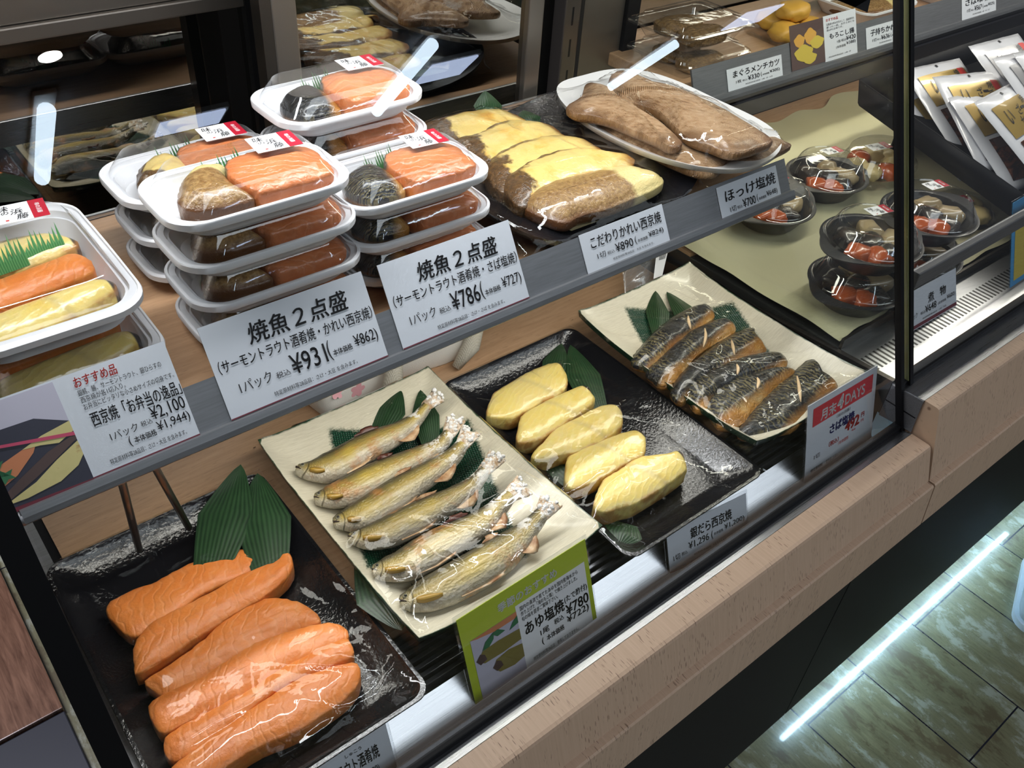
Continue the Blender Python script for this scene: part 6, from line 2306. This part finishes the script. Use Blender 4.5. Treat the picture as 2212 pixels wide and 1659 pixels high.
ph = flat('fish_photo', 0.055, 0.05, 0.40, 0.72, lw, lh, M['lilac'], t, 0.0003)
poly('photo_table', [(0.055, 0.72), (0.20, 0.72), (0.40, 0.72), (0.40, 0.66), (0.24, 0.66), (0.10, 0.70)], lw, lh, M['ph_orange'], ph, 0.0005)
for pts in ([(0.07, 0.47), (0.12, 0.41), (0.26, 0.40), (0.40, 0.41), (0.40, 0.53), (0.24, 0.55), (0.12, 0.545)], [(0.17, 0.30), (0.21, 0.22), (0.32, 0.19), (0.40, 0.21), (0.40, 0.36), (0.30, 0.39), (0.20, 0.37)]):
    f_ = poly('photo_fish', pts, lw, lh, M['ph_olive'], ph, 0.0006)
    x0_, y0_ = pts[0]
    poly('photo_snout', [(x0_ - 0.005, y0_ + 0.01), (x0_ + 0.02, y0_ - 0.05), (x0_ + 0.07, y0_ - 0.03), (x0_ + 0.06, y0_ + 0.03), (x0_ + 0.03, y0_ + 0.06)], lw, lh, M['ph_brown'], ph, 0.0008)
for pts in ([(0.12, 0.55), (0.15, 0.62), (0.22, 0.67), (0.21, 0.60), (0.17, 0.55)], [(0.20, 0.66), (0.24, 0.60), (0.30, 0.61), (0.25, 0.67)], [(0.33, 0.58), (0.40, 0.60), (0.40, 0.68), (0.36, 0.64)]):
    poly('photo_leaf', pts, lw, lh, M['ph_green'], ph, 0.0009)
lw, lh, m = px_card((672, 1796), (862, 1672), (650, 1668), 0.758, math.radians(20))
t = card('price_card', 'small white card at the bottom edge in front of the salmon tray', lw, lh, m, [
    ('title_lettering', 'ink', [('サーモントラウト酒肴焼', 0.02, 0.50, 0.86, 0.74, 0.012), ('しゅこう', 0.52, 0.79, 0.70, 0.85, 0.004)]),
    ('lettering', 'ink', [('1切', 0.02, 0.26, 0.08, 0.38, 0.0), ('¥896', 0.16, 0.28, 0.36, 0.44, 0.0), ('(本体価格 ¥830)', 0.40, 0.26, 0.82, 0.42, 0.0)])], stripe=(0.03, 0.12), sleeve=0.003)

# cards of the second case
def r2(x0, s0):
    return lip_matrix(x0, s0, R20, R2U, R2N)


def on_rail2(px):
    d = Vector(ray(*px))
    o = Vector((0, 0, CAMZ))
    tt = (R20 - o).dot(R2N) / d.dot(R2N)
    p = o + d * tt
    return p.x, (p - R20).dot(R2U)


def rail_card(name, label, bl, br, tl, lines, **k):
    a, b, c_ = on_rail2(bl), on_rail2(br), on_rail2(tl)
    s0 = max(0.0066, (a[1] + b[1]) / 2)
    return card(name, label, b[0] - a[0], c_[1] - s0, r2(a[0], s0), lines, **k), b[0] - a[0], c_[1] - s0


rail_card('price_card', 'small white card priced 330 yen below the clear packs of cutlets', (1575, 221), (1692, 190), (1566, 152), small_card('まぐろメンチカツ', '1枚', '330', '305', '小麦・卵・大豆'))
tc, cw_, ch_ = rail_card('price_card', 'tall white card priced 420 yen with a photo of yellow fritters at its left', (1783, 152), (1852, 133), (1770, 38), [
    ('red_lettering', 'inkred', [('おすすめ品', 0.08, 0.87, 0.44, 0.935, 0.01)]),
    ('lettering', 'ink', [('玉蜀黍の甘みを生かして、国産野菜を', 0.08, 0.78, 0.94, 0.83, 0.0), ('使った一品。お子さまにも', 0.08, 0.72, 0.94, 0.765, 0.0), ('喜ばれる味です。', 0.08, 0.66, 0.58, 0.705, 0.0), ('もろこし揚', 0.16, 0.48, 0.92, 0.60, 0.012), ('1個 税込', 0.38, 0.35, 0.66, 0.41, 0.0), ('¥420', 0.66, 0.35, 0.96, 0.45, 0.004),
                          ('(本体価格', 0.34, 0.22, 0.64, 0.29, 0.0), ('¥388)', 0.66, 0.235, 0.95, 0.325, 0.0), (f'{MINI}小麦・卵', 0.10, 0.07, 0.78, 0.105, 0.0)])])
ph = flat('food_photo', -0.98, 0.02, 0.0, 0.985, cw_, ch_, M['ph_brown'], tc, 0.0002)
for k, (x, y, rx, ry, mk) in enumerate(((-0.72, 0.62, 0.15, 0.13, 'ph_amber'), (-0.40, 0.66, 0.17, 0.17, 'ph_amber'), (-0.22, 0.50, 0.20, 0.13, 'ph_yellow'), (-0.62, 0.34, 0.26, 0.17, 'ph_yellow'), (-0.46, 0.20, 0.20, 0.12, 'ph_yellow'))):
    poly('photo_fritter', [(x + rx * (1 + 0.10 * math.sin(5 * a)) * math.cos(a), y + ry * (1 + 0.10 * math.cos(4 * a)) * math.sin(a)) for a in [2 * math.pi * q / 22 for q in range(22)]], cw_, ch_, M[mk], ph, 0.0004 + 0.0001 * k)
rail_card('price_card', 'small white card priced 636 yen seen across the glass joint', (1872, 126), (1958, 100), (1866, 62), small_card('子持ちかれい煮', '1切', '636', '588', '小麦・大豆'))
rail_card('price_card', 'small white card priced 567 yen at the top right', (2077, 59), (2150, 37), (2073, -5), small_card('さば味噌煮', '1切', '567', '525', '小麦・さば・大豆'))
lw, lh, m = px_card((1960, 722), (2066, 660), (1916, 660), 0.850, math.radians(24))
card('price_card', 'white card priced 648 yen behind the glass joint on the slotted steel', lw, lh, m, [
    ('title_lettering', 'ink', [('煮', 0.42, 0.50, 0.54, 0.74, 0.012), ('物', 0.66, 0.50, 0.78, 0.74, 0.012)]),
    ('lettering', 'ink', [('1パック', 0.06, 0.28, 0.20, 0.42, 0.0), ('税込', 0.26, 0.29, 0.36, 0.37, 0.0), ('¥648', 0.36, 0.28, 0.58, 0.46, 0.004), ('(本体価格', 0.61, 0.29, 0.78, 0.38, 0.0), ('¥600)', 0.80, 0.29, 0.97, 0.43, 0.0), (f'{MINI}小麦・大豆', 0.30, 0.15, 0.78, 0.20, 0.0)])], stripe=(0.02, 0.11), sleeve=0.002)
lw, lh, m = px_card((2182, 622), (2330, 520), (2079, 503), 0.851, math.radians(22))
t = card('price_card', 'blue bordered card with a soup photo at the right edge behind the steel bar', lw, lh, m, [
    ('white_lettering', 'inkwhite', [('季節のおすすめ', 0.26, 0.84, 0.66, 0.94, 0.03)]),
    ('lettering', 'ink', [('冬瓜の海老そぼろ', 0.50, 0.44, 0.94, 0.58, 0.014), ('1パック', 0.52, 0.28, 0.68, 0.36, 0.0)])], sleeve=0.002)
ts = [c for c in t.children if c.name.startswith('card_sheet')][0]
ts.data.materials.clear()
ts.data.materials.append(M['blueprint'])
flat('white_panel', 0.46, 0.06, 0.97, 0.76, lw, lh, M['paper'], t, 0.0002)
ph = flat('soup_photo', 0.04, 0.06, 0.46, 0.76, lw, lh, M['ph_yellow'], t, 0.0003)
poly('photo_shrimp', [(0.16, 0.40), (0.24, 0.30), (0.36, 0.30), (0.38, 0.46), (0.28, 0.54), (0.18, 0.50)], lw, lh, M['ph_orange'], ph, 0.0005)
poly('photo_green', [(0.34, 0.14), (0.45, 0.08), (0.45, 0.26), (0.38, 0.24)], lw, lh, M['ph_green'], ph, 0.0005)
# pale blue card hanging at the top
A, B = at_y(1762, -30, 0.66), at_y(1890, -40, 0.66)
bm = bmesh.new()
cc = [at_y(*p, 0.66) for p in ((1778, -12), (1874, 27), (1894, -60), (1770, -70))]
bm.faces.new([bm.verts.new(p - cc[0]) for p in cc])
bmesh.ops.solidify(bm, geom=bm.faces[:], thickness=0.001)
hc_ = link('hanging_card', bm, plain('pale_blue_card', (0.42, 0.50, 0.55), 0.5), smooth=False)
hc_.location = cc[0]
tag(hc_, 'pale blue card hanging at the top of the second case', 'card')


# ------------------------------------------------------------------ cling film stretched over the dishes
def film(label, x0, x1, y0, y1, zrim, objs, seed, drop=0.004, nx=70, sag=0.0):
    vs, fs = [], []
    for o in objs:
        for q in [o] + list(o.children):
            if q.type != 'MESH':
                continue
            mw = Matrix.Translation(o.location) if q is o else Matrix.Translation(o.location) @ Matrix.Translation(q.location)
            b = len(vs)
            vs += [mw @ v.co for v in q.data.vertices]
            fs += [tuple(i + b for i in p.vertices) for p in q.data.polygons]
    bv = BVHTree.FromPolygons(vs, fs)
    ny = max(10, int(nx * (y1 - y0) / (x1 - x0)))
    H = np.full((ny + 1, nx + 1), -1.0)
    for j in range(ny + 1):
        for i in range(nx + 1):
            x, y = x0 + (x1 - x0) * i / nx, y0 + (y1 - y0) * j / ny
            h = bv.ray_cast(Vector((x, y, 1.4)), Vector((0, 0, -1)))
            if h[0]:
                H[j, i] = h[0].z + 0.0018
    Z = np.maximum(H, zrim)
    edge = np.zeros_like(Z, bool)
    edge[0, :] = edge[-1, :] = edge[:, 0] = edge[:, -1] = True
    Z[edge] = np.maximum(H[edge], zrim)
    for _ in range(500):
        A = Z.copy()
        A[1:-1, 1:-1] = 0.25 * (Z[:-2, 1:-1] + Z[2:, 1:-1] + Z[1:-1, :-2] + Z[1:-1, 2:]) - sag
        A = np.maximum(A, H)
        A[edge] = Z[edge]
        Z = A
    rnd = random.Random(seed)
    creases = [(rnd.uniform(0, 1), rnd.uniform(0, 1), rnd.uniform(0, math.pi), rnd.uniform(0.06, 0.2)) for _ in range(16)]
    bm = bmesh.new()
    g = []
    for j in range(ny + 1):
        row = []
        for i in range(nx + 1):
            u, v = i / nx, j / ny
            x, y = x0 + (x1 - x0) * u, y0 + (y1 - y0) * v
            e = min(u, 1 - u, v, 1 - v)
            wr = 0.0
            for (cu, cv, an, ln) in creases:
                du, dv = u - cu, v - cv
                a_ = du * math.cos(an) + dv * math.sin(an)
                b_ = -du * math.sin(an) + dv * math.cos(an)
                wr += 0.0030 * math.exp(-(b_ / 0.014) ** 2 - (a_ / ln) ** 2)
            wr += 0.0016 * abs(noise.noise(Vector((x * 34 + seed, y * 34, 0.5))))
            row.append(bm.verts.new((x, y, Z[j, i] + wr * min(1, e * 20) + 0.0006)))
        g.append(row)
    for j in range(ny):
        for i in range(nx):
            bm.faces.new((g[j][i], g[j][i + 1], g[j + 1][i + 1], g[j + 1][i]))
    # short skirt hanging over the rim
    per = [g[0][i] for i in range(nx + 1)] + [g[j][nx] for j in range(1, ny + 1)] + [g[ny][i] for i in range(nx - 1, -1, -1)] + [g[j][0] for j in range(ny - 1, 0, -1)]
    cx, cy = (x0 + x1) / 2, (y0 + y1) / 2
    low = []
    for k, v_ in enumerate(per):
        d = Vector((v_.co.x - cx, v_.co.y - cy, 0)).normalized()
        low.append(bm.verts.new(v_.co + d * 0.0016 + Vector((0, 0, -drop * (0.6 + 0.4 * abs(math.sin(k * 0.9)))))))
    for k in range(len(per)):
        bm.faces.new((per[k], per[(k + 1) % len(per)], low[(k + 1) % len(per)], low[k]))
    o = link('cling_film', bm, M['film'])
    return tag(o, label, 'cling film')


film('clear cling film stretched over the salmon tray', 0.0215, 0.2525, 0.3515, 0.6885, 0.8225, [TRAY_S] + FISH_S, 3)
film('clear cling film stretched over the plate of whole sweetfish', 0.2565, 0.492, 0.381, 0.707, 0.838, [PLATE_A] + FISH_A, 7)
film('clear cling film stretched over the sablefish tray', 0.4995, 0.7225, 0.3515, 0.6945, 0.8225, [TRAY_G] + FISH_G, 11)
film('clear cling film stretched over the plate of mackerel fillets', 0.7135, 0.9435, 0.367, 0.687, 0.839, [PLATE_B] + FISH_B, 19)
kobj = [PLATE_K] + [o for o in COL.objects if o.name.startswith('flounder_slice')]
film('clear cling film stretched over the black plate of flounder slices', 0.518, 0.797, 0.574, 0.870, 1.066, kobj, 23)
hobj = [PLATE_H] + [o for o in COL.objects if o.name.startswith('mackerel_half')]
film('clear cling film over the white plate of split mackerel', 0.765, 0.925, 0.575, 0.825, 1.09, hobj, 29, drop=0.002)
